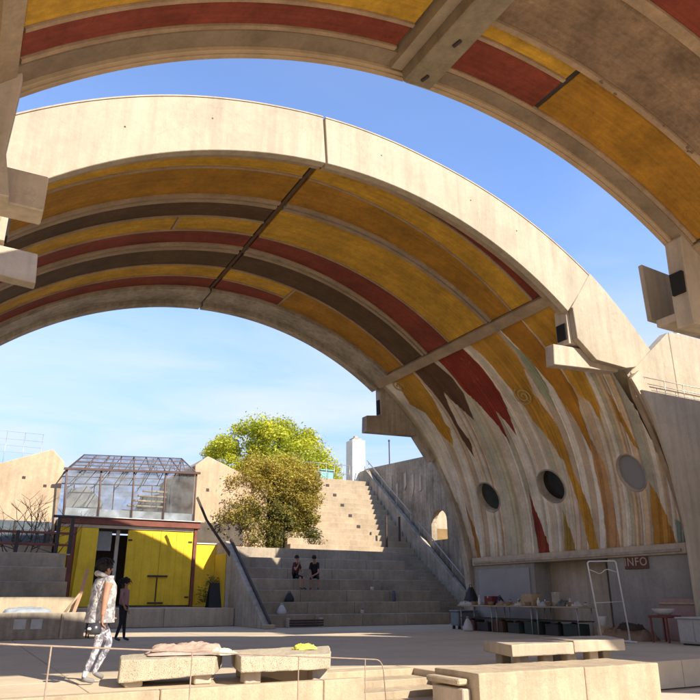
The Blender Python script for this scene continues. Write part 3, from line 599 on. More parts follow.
# fence of thin wires on the roof terrace
fn = thing('roof_fence', (1, 36, 6), 'thin wire fence on top of the tan house', 'fence')
for i in range(9): tube('fence_post', [(-3.4 + i * .77, 35.6, 5.6 + i * .1), (-3.4 + i * .77, 35.6, 8.42)], .012, GALV, fn, n=5)
for z in (8.4, 8.05, 7.75, 7.45): tube('wire', [(-3.4, 35.6, z), (2.8, 35.6, z)], .006, GALV, fn, n=4)
# yellow shed front
ye = thing('yellow_shed', (7.5, 33, .72), 'bright yellow shed front with big doors under the greenhouse', 'shed')
yw = YWALL
box('post', 4.18, 4.42, 32.92, 33.1, .73, 4.0, REDST, ye); box('wall_panel', 3.72, 4.16, 33, 33.15, .73, 4.0, yw, ye)
box('wall_panel', 4.44, 5.28, 32.98, 33.1, .73, 4.0, yw, ye)
prism('folded_door', [(4.50, .76), (5.30, .76), (5.30, 3.96), (4.62, 3.96)], 32.70, 32.76, yw, ye)
d = box('door', 6.62, 8.08, 32.97, 33.06, .80, 3.96, yw, ye); d2 = box('door', 8.09, 9.58, 32.97, 33.06, .80, 3.96, yw, ye)
for dd, xa in ((d, 6.62), (d2, 8.09)):
    for k in range(1, 4): box('seam_batten', xa + .365 * k - .012, xa + .365 * k + .012, 32.955, 32.968, .82, 3.94, YWALL, dd, bevel=.002)
    for z in (1.1, 3.5): box('hinge', (xa + .02) if dd is d else (xa + 1.27), (xa + .2) if dd is d else (xa + 1.45), 32.945, 32.968, z, z + .07, STEELD, dd, bevel=.004)
box('lock_bar', 7.62, 8.52, 32.90, 32.965, 1.98, 2.06, STEELD, d); box('lock_rod', 8.03, 8.07, 32.92, 32.965, .95, 1.975, STEELD, d); box('lock_foot', 7.72, 8.4, 32.88, 32.965, .86, .93, STEELD, d)
box('post', 9.60, 9.74, 32.9, 33.1, .73, 4.5, REDST, ye)
box('wall_panel', 9.76, 11.3, 33.0, 33.12, .73, 3.46, yw, ye); box('coping', 9.76, 11.3, 32.95, 33.17, 3.463, 3.52, WHITEP, ye)
box('side_panel', 10.68, 10.715, 31.4, 33.0, .73, 3.0, material('yellow_side', (.60, .40, .03), .7, .1, 1.5, .1), ye)
box('lintel', 3.75, 9.59, 32.96, 33.2, 4.003, 4.13, WHITEP, ye, bevel=.008); box('beam', 3.65, 9.85, 32.80, 33.25, 4.133, 4.42, REDST, ye, bevel=.015)
box('beam_flange', 3.65, 9.85, 32.72, 33.25, 4.423, 4.46, WHITEP, ye)
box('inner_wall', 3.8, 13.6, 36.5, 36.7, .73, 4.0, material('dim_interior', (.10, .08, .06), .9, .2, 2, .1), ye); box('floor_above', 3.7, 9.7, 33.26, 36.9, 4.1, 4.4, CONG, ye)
box('sheet', 5.42, 6.1, 33.9, 33.93, 3.1, 3.95, plain('pale_blue_sheet', (.45, .52, .60), .8), ye); box('inner_post', 6.25, 6.4, 33.7, 33.85, .73, 4.0, WHITEP, ye)
# greenhouse
gh = thing('greenhouse', (6.7, 35, 4.4), 'glass greenhouse with hipped metal roof above the yellow doors', 'greenhouse')
A, B_, C_, D_ = Vector((3.74, 33.25, 6.5)), Vector((9.6, 33.25, 6.78)), Vector((9.42, 35.6, 7.86)), Vector((4.7, 35.6, 7.62))
FRM = material('greenhouse_frame', (.15, .10, .08), .7, .25, 4, .2)
def quadpt(a, b, c, d, u, v): return a.lerp(b, u).lerp(d.lerp(c, u), v)
def glaze(a, b, c, d, nu, nv, rad, proj=0.0):
    nrm = (b - a).cross(d - a).normalized() * .025
    for i in range(nu):
        for j in range(nv):
            q = [quadpt(a, b, c, d, u, v) for u, v in ((i / nu + .01, j / nv + .01), ((i + 1) / nu - .01, j / nv + .01), ((i + 1) / nu - .01, (j + 1) / nv - .01), (i / nu + .01, (j + 1) / nv - .01))]
            V = [tuple(p) for p in q] + [tuple(p + nrm * .4) for p in q]
            M('pane', V, [(0, 1, 2, 3), (7, 6, 5, 4), (0, 4, 5, 1), (1, 5, 6, 2), (2, 6, 7, 3), (3, 7, 4, 0)], GLASS, gh)
    for i in range(nu + 1): tube('frame_bar', [quadpt(a, b, c, d, i / nu, 0), quadpt(a, b, c, d, i / nu, 1)], rad, FRM, gh, n=5)
    for j in range(nv + 1): tube('frame_bar', [quadpt(a, b, c, d, 0, j / nv), quadpt(a, b, c, d, 1, j / nv)], rad * .8, FRM, gh, n=5)
z0 = Vector((0, 0, 1))
Ab, Bb = Vector((3.85, 33.25, 4.47)), Vector((9.62, 33.25, 4.47))
glaze(Ab, Bb, B_, A, 4, 1, .05); glaze(A, B_, C_, D_, 8, 4, .03)
A2, B2 = Vector((3.74, 38.0, 6.5)), Vector((9.6, 38.0, 6.78))
glaze(D_, C_, B2, A2, 8, 4, .03); glaze(A2, A, D_, D_ + Vector((-.01, 0, 0)), 3, 1, .03); glaze(B_, B2, C_, C_ + Vector((.01, 0, 0)), 3, 1, .03)
glaze(Vector((3.85, 38, 4.47)), Vector((9.62, 38, 4.47)), B2, A2, 6, 1, .04)
prism('eave_beam', [(3.6, 6.44), (9.75, 6.72), (9.75, 6.82), (3.6, 6.54)], 33.1, 33.2, material('eave_brown', (.11, .065, .05), .7, .2, 4, .2), gh)
for i in range(5):   # light roof trusses
    u = (i + .5) / 5; a_, b_, c_ = A.lerp(B_, u), D_.lerp(C_, u), A2.lerp(B2, u); a_ = a_ - z0 * .12; c_ = c_ - z0 * .12
    zig = [a_.lerp(b_, k / 4) - z0 * (.35 if k % 2 else .05) for k in range(5)] + [b_.lerp(c_, k / 4) - z0 * (.35 if k % 2 else .05) for k in range(1, 5)]
    tube('truss', zig, .018, FRM, gh, n=4); tube('truss', [a_ - z0 * .2, b_ - z0 * .42, c_ - z0 * .2], .02, FRM, gh, n=4)
box('kerb', 3.9, 9.6, 33.35, 33.45, 4.41, 4.85, plain('pale_kerb', (.42, .47, .50), .7), gh)
# things kept inside the greenhouse
for i in range(6):
    x = 6.4 + i * .28; box('inner_step', x, x + 2.2 - i * .2, 35.0 + .25 * i, 35.22 + .25 * i, 4.75 + .28 * i, 4.83 + .28 * i, CON, gh)
prism('inner_screen', [(4.3, 4.42), (6.0, 4.42), (6.0, 5.6), (5.2, 6.3), (4.3, 6.1)], 36.8, 36.9, plain('pale_screen', (.34, .36, .36), .7), gh)
prism('inner_screen', [(7.4, 4.42), (9.3, 4.42), (9.3, 6.3), (7.9, 6.0)], 37.2, 37.3, plain('dark_screen', (.10, .11, .10), .7), gh)
db = thing('leaning_beam', (9.9, 31, .72), 'dark steel stair stringer slanting down beside the shrub', 'stringer')
prism('stringer', [(9.02, 5.3), (9.10, 5.37), (9.6, 4.4), (10.95, 2.75), (10.95, .74), (10.78, .74), (10.86, 2.66), (9.52, 4.34)], 31.0, 31.06, STEELD, db)
# left tiers
lt = thing('left_tiers', (0, 27, 0), 'shaded concrete seating tiers behind a low wall at the plaza edge', 'steps')
for k in range(4):
    xa, xb = -6 + 2.42 * k, -6 + 2.42 * (k + 1) - .008
    box('low_wall', xa, xb, 23.2, 23.5, 0, .72, CONG, lt, bevel=.015)
    box('ledge', xa, xb, 23.504, 25.6, 0, .66, CON, lt, bevel=.01); box('cream_riser', xa, xb, 25.604, 28.0, 0, 1.14, CONF, lt, bevel=.01)
    for i in range(3): box('tier', xa, xb, 28.0 + .7 * i + .003, 28.7 + .7 * i if i < 2 else 31, 0, 1.14 + .52 * (i + 1), TIER, lt, bevel=.02)
for xa, w in ((1.75, .32), (2.2, .30)):
    nt = box('wall_notice', xa, xa + w, 23.18, 23.197, .28, .55, plain('notice_paper', (.62, .60, .56), .8), lt, bevel=0)
tag(lt.children[0], None)
for x in (-1.6, .9, 3.0): box('wall_pier', x, x + .08, 23.14, 23.197, 0, .70, CON, lt)
rl = thing('timber_railing', (1, 31, 2.7), 'dark timber railing and posts above the shaded tiers', 'railing')
for x in (-3.4, -1.6, .2, 2.0, 3.45, 3.95): box('post', x - .07, x + .07, 30.75, 30.89, 2.7, 4.15 if x > 3 else 3.6, STEELD, rl)
for z in (3.05, 3.5): box('rail', -3.5, 4.0, 30.76, 30.88, z, z + .09, REDST, rl)
box('rail', 3.2, 4.2, 30.76, 30.88, 4.153, 4.25, STEELD, rl); box('coping', -3.5, 4.0, 30.7, 30.95, 2.701, 2.76, CONF, rl)

# ------------------------------------------------------------------ vegetation
def leafmat(name, tr=0.35):
    m = bpy.data.materials.new(name); m.use_nodes = True; n, l = m.node_tree.nodes, m.node_tree.links
    b = n['Principled BSDF']; b.inputs['Roughness'].default_value = .6; at_ = n.new('ShaderNodeAttribute'); at_.attribute_name = 'tint'
    l.new(at_.outputs['Color'], b.inputs['Base Color']); tl = n.new('ShaderNodeBsdfTranslucent'); l.new(at_.outputs['Color'], tl.inputs['Color'])
    ms = n.new('ShaderNodeMixShader'); ms.inputs[0].default_value = tr; l.new(b.outputs[0], ms.inputs[1]); l.new(tl.outputs[0], ms.inputs[2]); l.new(ms.outputs[0], n['Material Output'].inputs[0]); return m
LEAF = leafmat('leaf')
def crown(name, parent, centres, per, spread, size, cols, up=.3):
    """leaf blades scattered in clumps; each blade is two folded triangles"""
    C = np.repeat(np.array([c[:3] for c in centres]), per, 0); r = np.repeat(np.array([c[3] for c in centres]), per)
    n = len(C); d = rng.normal(size=(n, 3)); d /= np.linalg.norm(d, axis=1)[:, None]; rr = rng.random(n) ** .45
    P = C + d * (rr * r * rng.choice([.8, 1.0, 1.35], n, p=[.3, .5, .2]))[:, None] * np.array([1, 1, .8])
    a = rng.normal(size=(n, 3)); a[:, 2] *= .6; a /= np.linalg.norm(a, axis=1)[:, None]
    b = np.cross(a, rng.normal(size=(n, 3)) + np.array([0, 0, up])); b /= np.linalg.norm(b, axis=1)[:, None]
    s = size * rng.uniform(.4, 1.5, n)[:, None]
    V = np.stack([P - a * s, P + b * s * .42, P + a * s, P - b * s * .42], 1).reshape(-1, 3)
    F = np.arange(n * 4).reshape(n, 4)
    og = org(parent); me = bpy.data.meshes.new(name); me.vertices.add(n * 4); me.vertices.foreach_set('co', (V - np.array(og)).astype(np.float32).ravel())
    me.loops.add(n * 4); me.loops.foreach_set('vertex_index', F.ravel().astype(np.int32)); me.polygons.add(n); me.polygons.foreach_set('loop_start', (np.arange(n) * 4).astype(np.int32))
    me.update(); me.validate(); me.materials.append(LEAF)
    cols = np.array(cols); w = np.repeat(rng.random(len(centres)), per)
    ci = np.clip(((w * .6 + rng.random(n) * .4) * len(cols)).astype(int), 0, len(cols) - 1)
    if name == 'foliage': # shade low in the shrub is painted in: leaf tints darken downwards
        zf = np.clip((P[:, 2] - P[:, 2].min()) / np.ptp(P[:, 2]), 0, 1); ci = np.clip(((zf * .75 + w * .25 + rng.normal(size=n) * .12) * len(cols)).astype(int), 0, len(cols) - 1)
    c = cols[ci] * rng.uniform(.75, 1.25, n)[:, None]
    ca = me.color_attributes.new('tint', 'FLOAT_COLOR', 'POINT'); ca.data.foreach_set('color', np.repeat(np.concatenate([c, np.ones((n, 1))], 1), 4, 0).astype(np.float32).ravel())
    return link(name, me, parent, og)
BARK = material('bark', (.13, .09, .06), .95, .3, 4, .6, 12)
def limbs(base, tips, r0):
    parts = []
    base = Vector(base)
    for t in tips:
        t = Vector(t); m1 = base.lerp(t, .4) + Vector((random.uniform(-.3, .3), random.uniform(-.3, .3), .3)); pts = [base, base.lerp(m1, .5), m1, m1.lerp(t, .5) + Vector((random.uniform(-.2, .2),) * 3), t]
        parts.append(tubed(pts, [r0, r0 * .8, r0 * .55, r0 * .3, r0 * .1], 6))
    return join(*parts)
# bright lime tree beyond the stairs
t1 = thing('lime_tree', (17.6, 46, 7.9), 'rounded bright lime green tree behind the stairs', 'tree')
cs = []
for i in range(170):
    d_ = Vector((random.gauss(0, 1), random.gauss(0, 1), random.gauss(0, 1))).normalized() * (random.random() ** .33)
    p = Vector((18.4 + d_.x * 4.8, 46 + d_.y * 4.0, 9.8 + d_.z * 3.3 - .03 * (d_.x * 4.6) ** 2 * .6))
    if p.z > 7.9: cs.append((p.x, p.y, p.z, random.uniform(.6, 1.05)))
crown('crown', t1, cs, 520, 1, .095, [(.30, .34, .02), (.42, .44, .025), (.52, .52, .03), (.60, .57, .04)])
M('trunk', *limbs((17.8, 46, 4), [(c[0], c[1], c[2]) for c in cs[::9]], .28), BARK, t1, smooth=True)
# olive and rust coloured shrub in front of it
t2 = thing('rusty_shrub', (13.6, 35, 3.2), 'dense rust and olive shrub growing above the seating tiers', 'shrub')
cs = []
for i in range(170):
    d_ = Vector((random.gauss(0, 1), random.gauss(0, 1), random.gauss(0, 1))).normalized() * (random.random() ** .33)
    p = Vector((14.25 + d_.x * 2.8, 35.1 + d_.y * 1.4, 5.9 + d_.z * 2.75)); 
    p.x += (p.z - 5.5) * .12
    if p.z > 3.4: cs.append((p.x, p.y, p.z, random.uniform(.45, .8)))
for i in range(75):
    a_ = random.uniform(-1, 1); b_ = random.uniform(-1, 1); cs.append((14.05 + 2.6 * a_, 34.6 + random.uniform(-.6, .9), 6.0 + 1.9 * b_ * math.sqrt(1 - a_ * a_ * .7), random.uniform(.45, .7)))
for i in range(60):
    a_ = random.uniform(0, 1); cs.append((13.0 + random.gauss(0, .25), 34.5, random.uniform(3.9, 7.4), random.uniform(.4, .6))) if i % 3 == 0 else None
    cs.append((12.3 + random.gauss(0, .55), 34.4 + random.uniform(-.5, .6), random.uniform(4.6, 7.2), random.uniform(.45, .7))) if i % 2 else None
    cs.append((11.2 + 5.1 * a_, 34.2 + random.uniform(-.5, .8), random.uniform(3.5, 5.6), random.uniform(.4, .7)))
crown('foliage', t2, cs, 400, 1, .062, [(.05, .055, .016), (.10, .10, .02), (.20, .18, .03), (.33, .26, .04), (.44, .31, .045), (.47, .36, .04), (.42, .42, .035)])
M('stems', *limbs((13.6, 35, 3.0), [(c[0], c[1], c[2]) for c in cs[::7]], .12), BARK, t2, smooth=True)
# leafless sapling at the left
def branch(p, d, L, r, depth, out):
    q = p + d * L; mid = p.lerp(q, .5) + Vector((random.uniform(-.05, .05), random.uniform(-.05, .05), 0)) * L
    out.append(tubed([p, mid, q], [r, r * .85, r * .65], 5))
    if depth == 0: return
    for _ in range(random.choice((2, 3, 3))):
        nd = (d + Vector((random.gauss(0, .55), random.gauss(0, .4), random.gauss(.1, .3)))).normalized(); branch(q, nd, L * random.uniform(.6, .85), r * .6, depth - 1, out)
t3 = thing('bare_tree', (2.3, 32, .72), 'leafless dark tree behind the timber railing', 'tree')
out = []
for dx_ in (-.35, .1, .45): branch(Vector((2.2 + dx_ * .3, 32.2, .72)), Vector((dx_ * .5, 0, 1)).normalized(), 1.45, .06, 4, out)
M('branches', *join(*out), material('dark_bark', (.10, .075, .055), .9, .2, 5, .3), t3, smooth=True)
t4 = thing('terrace_plant', (10.2, 32.4, .72), 'small leafy plant against the yellow wall', 'plant')
crown('leaves', t4, [(10.35 + random.gauss(0, .25), 32.2, 1.5 + random.gauss(0, .35), .3) for _ in range(9)], 60, 1, .06, [(.16, .17, .03), (.25, .22, .05)])
M('stems', *limbs((10.3, 32.3, .72), [(10.1, 32.2, 1.9), (10.5, 32.2, 2.0), (10.7, 32.2, 1.5)], .02), BARK, t4)

# ------------------------------------------------------------------ benches (and the parapet block)
def slab(name, quad, z0, z1, mat, parent, zr=None, n=22, rough=.028):
    """rough-cast slab over a plan quadrilateral (front-left, front-right, back-right, back-left)"""
    q = [Vector((x, y, 0)) for x, y in quad]; zb = zr or (z0, z0)
    bm = bmesh.new(); g = {}
    for k, z in ((0, 0), (1, z1)):
        for i in range(n + 1):
            for j in range(5):
                u, v = i / n, j / 4; p = q[0].lerp(q[1], u).lerp(q[3].lerp(q[2], u), v)
                zz_ = (zb[0] * (1 - u) + zb[1] * u) if k == 0 else z
                w = (mnoise.noise_vector(Vector((p.x * 3.1, p.y * 3.1, zz_ * 3 + 5))) + .6 * mnoise.noise_vector(Vector((p.x * 9, p.y * 9, zz_ * 5)))) * rough
                g[k, i, j] = bm.verts.new((p.x + w.x, p.y + w.y, zz_ + w.z * .5))
    for i in range(n):
        for j in range(4):
            bm.faces.new((g[1, i, j], g[1, i + 1, j], g[1, i + 1, j + 1], g[1, i, j + 1])); bm.faces.new((g[0, i, j + 1], g[0, i + 1, j + 1], g[0, i + 1, j], g[0, i, j]))
        bm.faces.new((g[0, i, 0], g[0, i + 1, 0], g[1, i + 1, 0], g[1, i, 0])); bm.faces.new((g[1, i, 4], g[1, i + 1, 4], g[0, i + 1, 4], g[0, i, 4]))
    for j in range(4):
        bm.faces.new((g[0, 0, j + 1], g[0, 0, j], g[1, 0, j], g[1, 0, j + 1])); bm.faces.new((g[0, n, j], g[0, n, j + 1], g[1, n, j + 1], g[1, n, j]))
    V = [tuple(v.co) for v in bm.verts]; bm.verts.index_update(); F = [tuple(v.index for v in f.verts) for f in bm.faces]; bm.free()
    return M(name, V, F, mat, parent, bevel=.018, seg=2)
slab('block_body', [(6.62, 8.5), (8.62, 8.49), (8.62, 9.55), (6.62, 9.55)], -.49, .145, PLAT, bk, n=26, rough=.016); slab('block_body', [(8.635, 8.5), (10.25, 8.5), (10.25, 9.55), (8.635, 9.55)], -.49, .14, PLAT, bk, n=26, rough=.018)
b1 = thing('stone_bench', (2.9, 10.7, 0), 'speckled concrete slab bench with blankets piled on it', 'bench', 'slab benches on the plaza')
slab('seat', [(2.16, 10.46), (3.42, 10.28), (3.80, 11.1), (2.35, 11.35)], 0, .35, TERR, b1, zr=(.06, .13))
for x, y in ((2.38, 10.62), (3.3, 10.5), (2.6, 11.15), (3.5, 11.0)): box('foot', x - .12, x + .12, y - .12, y + .12, 0.001, .14, CON, b1, bevel=.015)
b2 = thing('stone_bench', (4.6, 10.7, 0), 'speckled concrete slab bench with a yellow cloth on top', 'bench', 'slab benches on the plaza')
slab('seat', [(3.68, 9.95), (5.03, 9.86), (5.75, 11.35), (3.98, 11.2)], .16, .37, TERR, b2)
for x, y in ((3.93, 10.2), (4.95, 10.15), (5.45, 11.15), (4.15, 11.0)): box('foot', x - .12, x + .12, y - .1, y + .1, 0.001, .17, CON, b2, bevel=.015)
b3 = thing('stone_bench', (10, 10.6, 0), 'pale concrete bench split in two slabs behind the parapet block', 'bench', 'slab benches on the plaza')
slab('seat', [(8.32, 9.76), (9.72, 9.76), (10.0, 10.95), (8.75, 11.05)], .21, .40, CONF, b3, rough=.015); slab('seat', [(9.76, 9.80), (11.0, 9.78), (11.7, 10.85), (10.04, 10.95)], .23, .42, CONF, b3, rough=.015)
for x, y in ((8.75, 10.05), (9.35, 10.1), (9.9, 10.1), (10.5, 10.15), (9.0, 10.8), (10.2, 10.75), (11.0, 10.3), (11.4, 10.7)): box('foot', x - .11, x + .11, y - .09, y + .09, .001, .24, CONF, b3, bevel=.015)
def heap(name, cx, cy, z, lx, ly, h, mat, parent=None, seed=0, rot=0.0, fold=.04, n=44):
    """a folded cloth: closed blanket-like heap with wrinkles"""
    V, F = [], []
    for i in range(n + 1):
        for j in range(n + 1):
            u, v = i / n * 2 - 1, j / n * 2 - 1; e_ = max(0, 1 - abs(u) ** 2.6) ** .55 * max(0, 1 - abs(v) ** 2.6) ** .55
            qv = Vector((u * 1.5 + seed, v * 2.6, seed * 1.7)); w = 1.1 - 2.4 * abs(mnoise.noise(qv)) - 1.1 * abs(mnoise.noise(qv * 2.3)) + .5 * mnoise.noise(qv * 5); edge = 1 + .10 * mnoise.noise(Vector((u * 2 + seed, v * 2, 3)))
            x, y = u * lx * edge, v * ly * edge; zz_ = h * e_ * (.75 + .35 * mnoise.noise(Vector((u * 1.1 + seed, v * 1.1, 9)))) + fold * w * min(1, e_ * 2) + .004
            V.append((cx + x * math.cos(rot) - y * math.sin(rot), cy + x * math.sin(rot) + y * math.cos(rot), z + max(zz_, .003)))
    for i in range(n):
        for j in range(n): a = i * (n + 1) + j; F.append((a, a + n + 1, a + n + 2, a + 1))
    nb = len(V); V += [(x, y, z) for x, y, zz_ in V]
    for i in range(n):
        for j in range(n): a = nb + i * (n + 1) + j; F.append((a, a + 1, a + n + 2, a + n + 1))
    ring_ = [i * (n + 1) for i in range(n + 1)] + [n * (n + 1) + j for j in range(1, n + 1)] + [i * (n + 1) + n for i in range(n - 1, -1, -1)] + [j for j in range(n - 1, 0, -1)]
    for a, b in zip(ring_, ring_[1:] + ring_[:1]): F.append((a, b, b + nb, a + nb))
    return M(name, V, F, mat, parent, smooth=True)
PINK = material('blanket_tan', (.40, .29, .22), .95, .15, 4, .3, 60); PINK2 = material('blanket_pink', (.46, .33, .27), .95, .15, 5, .3, 60)
tag(heap('folded_blanket', 3.25, 10.9, .365, .62, .30, .06, PINK2, seed=2, rot=-.15, fold=.015), 'pale pink folded blanket lying flat on the slab bench', 'blanket')
tag(heap('blanket_pile', 3.2, 10.95, .41, .50, .26, .085, PINK, seed=5, rot=-.2, fold=.042), 'tan bundled blanket heaped over the pink one on the bench', 'blanket')
tag(heap('cream_cloth', 3.60, 10.72, .36, .16, .30, .07, material('cream_cloth', (.66, .58, .42), .95, .1, 5, .3, 50), seed=8, rot=.3, fold=.03), 'cream cloth hanging at the end of the slab bench', 'cloth')
tag(heap('yellow_cloth', 5.0, 10.72, .38, .17, .11, .06, material('yellow_cloth', (.85, .78, .10), .85, .1, 5, .3, 50), seed=12, rot=.2, fold=.035, n=30), 'crumpled bright yellow cloth on the slab bench', 'cloth')
# ------------------------------------------------------------------ foreground handrail
hr = thing('pipe_handrail', (2.4, 6.5, -.5), 'slim rusty pipe handrail curving down at its end', 'handrail')
RUST = material('rusty_pipe', (.30, .22, .16), .7, .25, 12, .2)
p0, p1 = Vector((0.0, 5.33, .884)), Vector((4.45, 7.44, .472))
tube('rail', fillet([p0 - (p1 - p0) * .2, p1, p1 + Vector((.12, .06, -.98))], .14), .0065, RUST, hr)
for px in (.155, .42, .70, .93):
    q = p0.lerp(p1, px); tube('post', [q, q * 1 + Vector((0, 0, -.48 - q.z))], .006, RUST, hr)
#@@PART3
# ------------------------------------------------------------------ stall and clutter by the right wall
WOOD = material('table_wood', (.40, .30, .19), .75, .2, 3, .2, 30); CARD = material('cardboard', (.42, .29, .16), .9, .12, 3, .15)
mt = thing('market_table', (17.2, 19.3, 0), 'long folding stall table against the vault wall', 'table')
for k in range(3):
    ya, yb = 16.5 + 2.02 * k, 16.5 + 2.02 * (k + 1) - .03
    box('table_top', 16.75, 17.5, ya, yb, .82, .87, WOOD, mt, bevel=.01)
    for x in (16.82, 17.42):
        for y in (ya + .12, yb - .12): tube('leg', [(x, y, .0), (x, y, .82)], .018, GALV, mt, n=6)
    box('lower_shelf', 16.8, 17.45, ya + .05, yb - .05, .42, .45, STEELD, mt)
def carton(x, y, z, w, d, h, m_, label, rot=0.0, nm='carton'):
    t = thing(nm, (x, y, z), label, 'box', None); 
    v, f = boxd(x - w / 2, x + w / 2, y - d / 2, y + d / 2, z, z + h); box('box_body', x - w / 2, x + w / 2, y - d / 2, y + d / 2, z + .002, z + h, m_, t, bevel=.01, rot=rot)
    box('tape', x - w / 2 - .002, x + w / 2 + .002, y - .03, y + .03, z + h - .06, z + h + .003, CON, t, bevel=0, rot=rot)
    return t
def pl(n, c, r=.7): return material('m_' + n, c, r, .12, 5, .1)
carton(17.1, 18.9, .872, .42, .5, .36, CARD, 'brown cardboard carton standing on the stall table')
carton(17.15, 21.0, .872, .35, .42, .30, pl('maroon', (.16, .03, .03)), 'dark red box on the stall table', nm='red_box')
carton(17.1, 17.6, .872, .34, .34, .42, pl('tanbox', (.36, .30, .22)), 'pale upright carton at the end of the stall table')
def bag(name, x, y, z, w, d, h, m_, label, cat='bag', seed=0):
    prof = []; V, F = [], []; n, k = 16, 9
    for i in range(k):
        s = i / (k - 1); sc = (1 - .75 * s ** 1.8) * (1 if i else .85)
        for j in range(n):
            a = 2 * math.pi * j / n; q = 1 + .12 * mnoise.noise(Vector((math.cos(a) * 1.5 + seed, math.sin(a) * 1.5, s * 3)))
            V.append((x + w / 2 * sc * q * math.copysign(abs(math.cos(a)) ** .7, math.cos(a)), y + d / 2 * sc * q * math.copysign(abs(math.sin(a)) ** .7, math.sin(a)), z + .002 + h * s))
    for i in range(k - 1):
        for j in range(n): F.append((i * n + j, i * n + (j + 1) % n, (i + 1) * n + (j + 1) % n, (i + 1) * n + j))
    F += [tuple(range(n)), tuple((k - 1) * n + j for j in range(n))]
    t = thing(name, (x, y, z), label, cat); M('bag_body', V, F, m_, t, smooth=True)
    hp = [(x - w * .12, y, z + h * .95), (x - w * .08, y, z + h * 1.15), (x + w * .08, y, z + h * 1.15), (x + w * .12, y, z + h * .95)]
    tube('strap', hp, .014, m_, t, n=6); return t
bag('backpack', 17.2, 22.25, .872, .50, .55, .62, BLKP, 'black backpack sitting on the stall table', 'backpack', 3)
bag('shoulder_bag', 17.15, 20.55, .872, .3, .3, .28, pl('navy', (.03, .03, .06)), 'small dark bag beside the red box on the stall table', 'bag', 9)
tag(heap('folded_linen', 17.1, 22.0, .873, .3, .42, .13, pl('linen', (.45, .42, .36), .95), seed=21, fold=.04, n=16), 'folded grey white linen on the stall table', 'linen')
tag(heap('draped_cloth', 17.1, 19.9, .873, .3, .5, .08, pl('clothtan', (.34, .25, .16), .95), seed=25, fold=.03, n=16), 'tan cloth spread on the stall table', 'cloth')
for i, (x, y, h, c, lb) in enumerate(((16.95, 21.45, .34, (.60, .58, .52), 'tall white bottle on the stall table next to the red box'), (16.95, 18.4, .24, (.55, .53, .45), 'short pale bottle right of the cardboard carton'),
                          (17.0, 18.15, .18, (.45, .42, .34), 'small squat jar on the stall table'), (16.95, 19.35, .2, (.30, .16, .06), 'brown glass bottle left of the cardboard carton'),
                          (17.1, 17.15, .22, (.48, .46, .42), 'grey flask at the right end of the stall table'))):
    t = thing('bottle', (x, y, .872), lb, 'bottle', 'bottles on the stall table'); pm_ = pl('bottle%d' % i, c, .3)
    lathe('body', [(.05, 0), (.055, .02), (.055, h * .6), (.022, h * .78), (.02, h * .9)], (x, y, .873), pm_, t, 12); lathe('cap', [(.026, 0), (.026, .03)], (x, y, .873 + h * .9), WHITEP, t, 10)
for i, (y, w, h, c, lb) in enumerate(((22.35, .2, .12, (.5, .46, .4), 'crumpled white paper goods at the left end of the stall table'), (20.2, .2, .14, (.30, .20, .13), 'brown craft goods between the dark bag and the tan cloth'), (19.3, .18, .1, (.5, .44, .33), 'cream fabric goods beside the cardboard carton'), (18.05, .22, .12, (.42, .40, .36), 'pale fabric goods in front of the upright carton'), (17.3, .2, .16, (.12, .13, .11), 'dark fabric goods at the right end of the stall table'), (16.85, .2, .12, (.5, .47, .42), 'white fabric goods on the right corner of the stall table'))):
    tag(heap('craft_goods', 16.95, y, .873, .16, w, h, pl('goods%d' % i, c, .9), seed=60 + i, fold=.06, n=14), lb, 'goods', 'craft goods on the stall table')
for i in range(13):
    y = 16.75 + i * .44 + random.uniform(-.08, .08); h = random.uniform(.09, .2); t = thing('jar', (17.38, y, .872), 'small %s jar in the row along the back of the stall table' % ('cream', 'brown', 'dark grey', 'white')[i % 4], 'jar', '%s jars in the row on the stall table' % ('cream', 'brown', 'dark grey', 'white')[i % 4])
    lathe('body', [(.035, 0), (.05, .02), (.052, h * .6), (.03, h * .85), (.032, h)], (17.38, y, .873), pl('jar%d' % (i % 4), ((.45, .40, .33), (.20, .13, .08), (.10, .11, .10), (.52, .49, .44))[i % 4], .45), t, 12)
    lathe('lid', [(.034, 0), (.034, .02)], (17.38, y, .873 + h), BLKP, t, 10)
for i in range(6):
    y = 16.9 + i * .95; t = thing('basket', (16.86, y, .872), 'low woven basket along the front edge of the stall table', 'basket', 'baskets on the stall table')
    lathe('weave', [(.08, 0), (.10, .05), (.115, .10), (.118, .11), (.10, .10), (.07, .03)], (16.86, y, .873), material('wicker', (.30, .20, .11), .9, .3, 20, .8, 80), t, 14); tube('rim', [(16.86 + .116 * math.cos(a / 8 * math.pi), y + .116 * math.sin(a / 8 * math.pi), .985) for a in range(17)], .009, material('wicker', (.3, .2, .1)), t, 5)
cl = [(17.1, 22.0, .5, .55, .36, (.13, .05, .04), 'dark red crate under the left end of the stall table'), (17.1, 21.25, .5, .6, .30, (.06, .05, .05), 'black crate under the stall table beside the red one'),
      (17.1, 20.45, .5, .6, .36, (.10, .05, .035), 'brown crate under the middle of the stall table'), (17.1, 19.6, .5, .55, .33, (.05, .06, .05), 'dark green black crate under the stall table'),
      (17.1, 18.7, .5, .7, .38, (.04, .055, .042), 'deep green crate under the cardboard carton'), (17.1, 17.8, .5, .55, .34, (.05, .045, .04), 'charcoal crate beside the deep green crate'), (17.1, 17.0, .5, .6, .36, (.04, .052, .04), 'dull green crate under the right end of the stall table')]
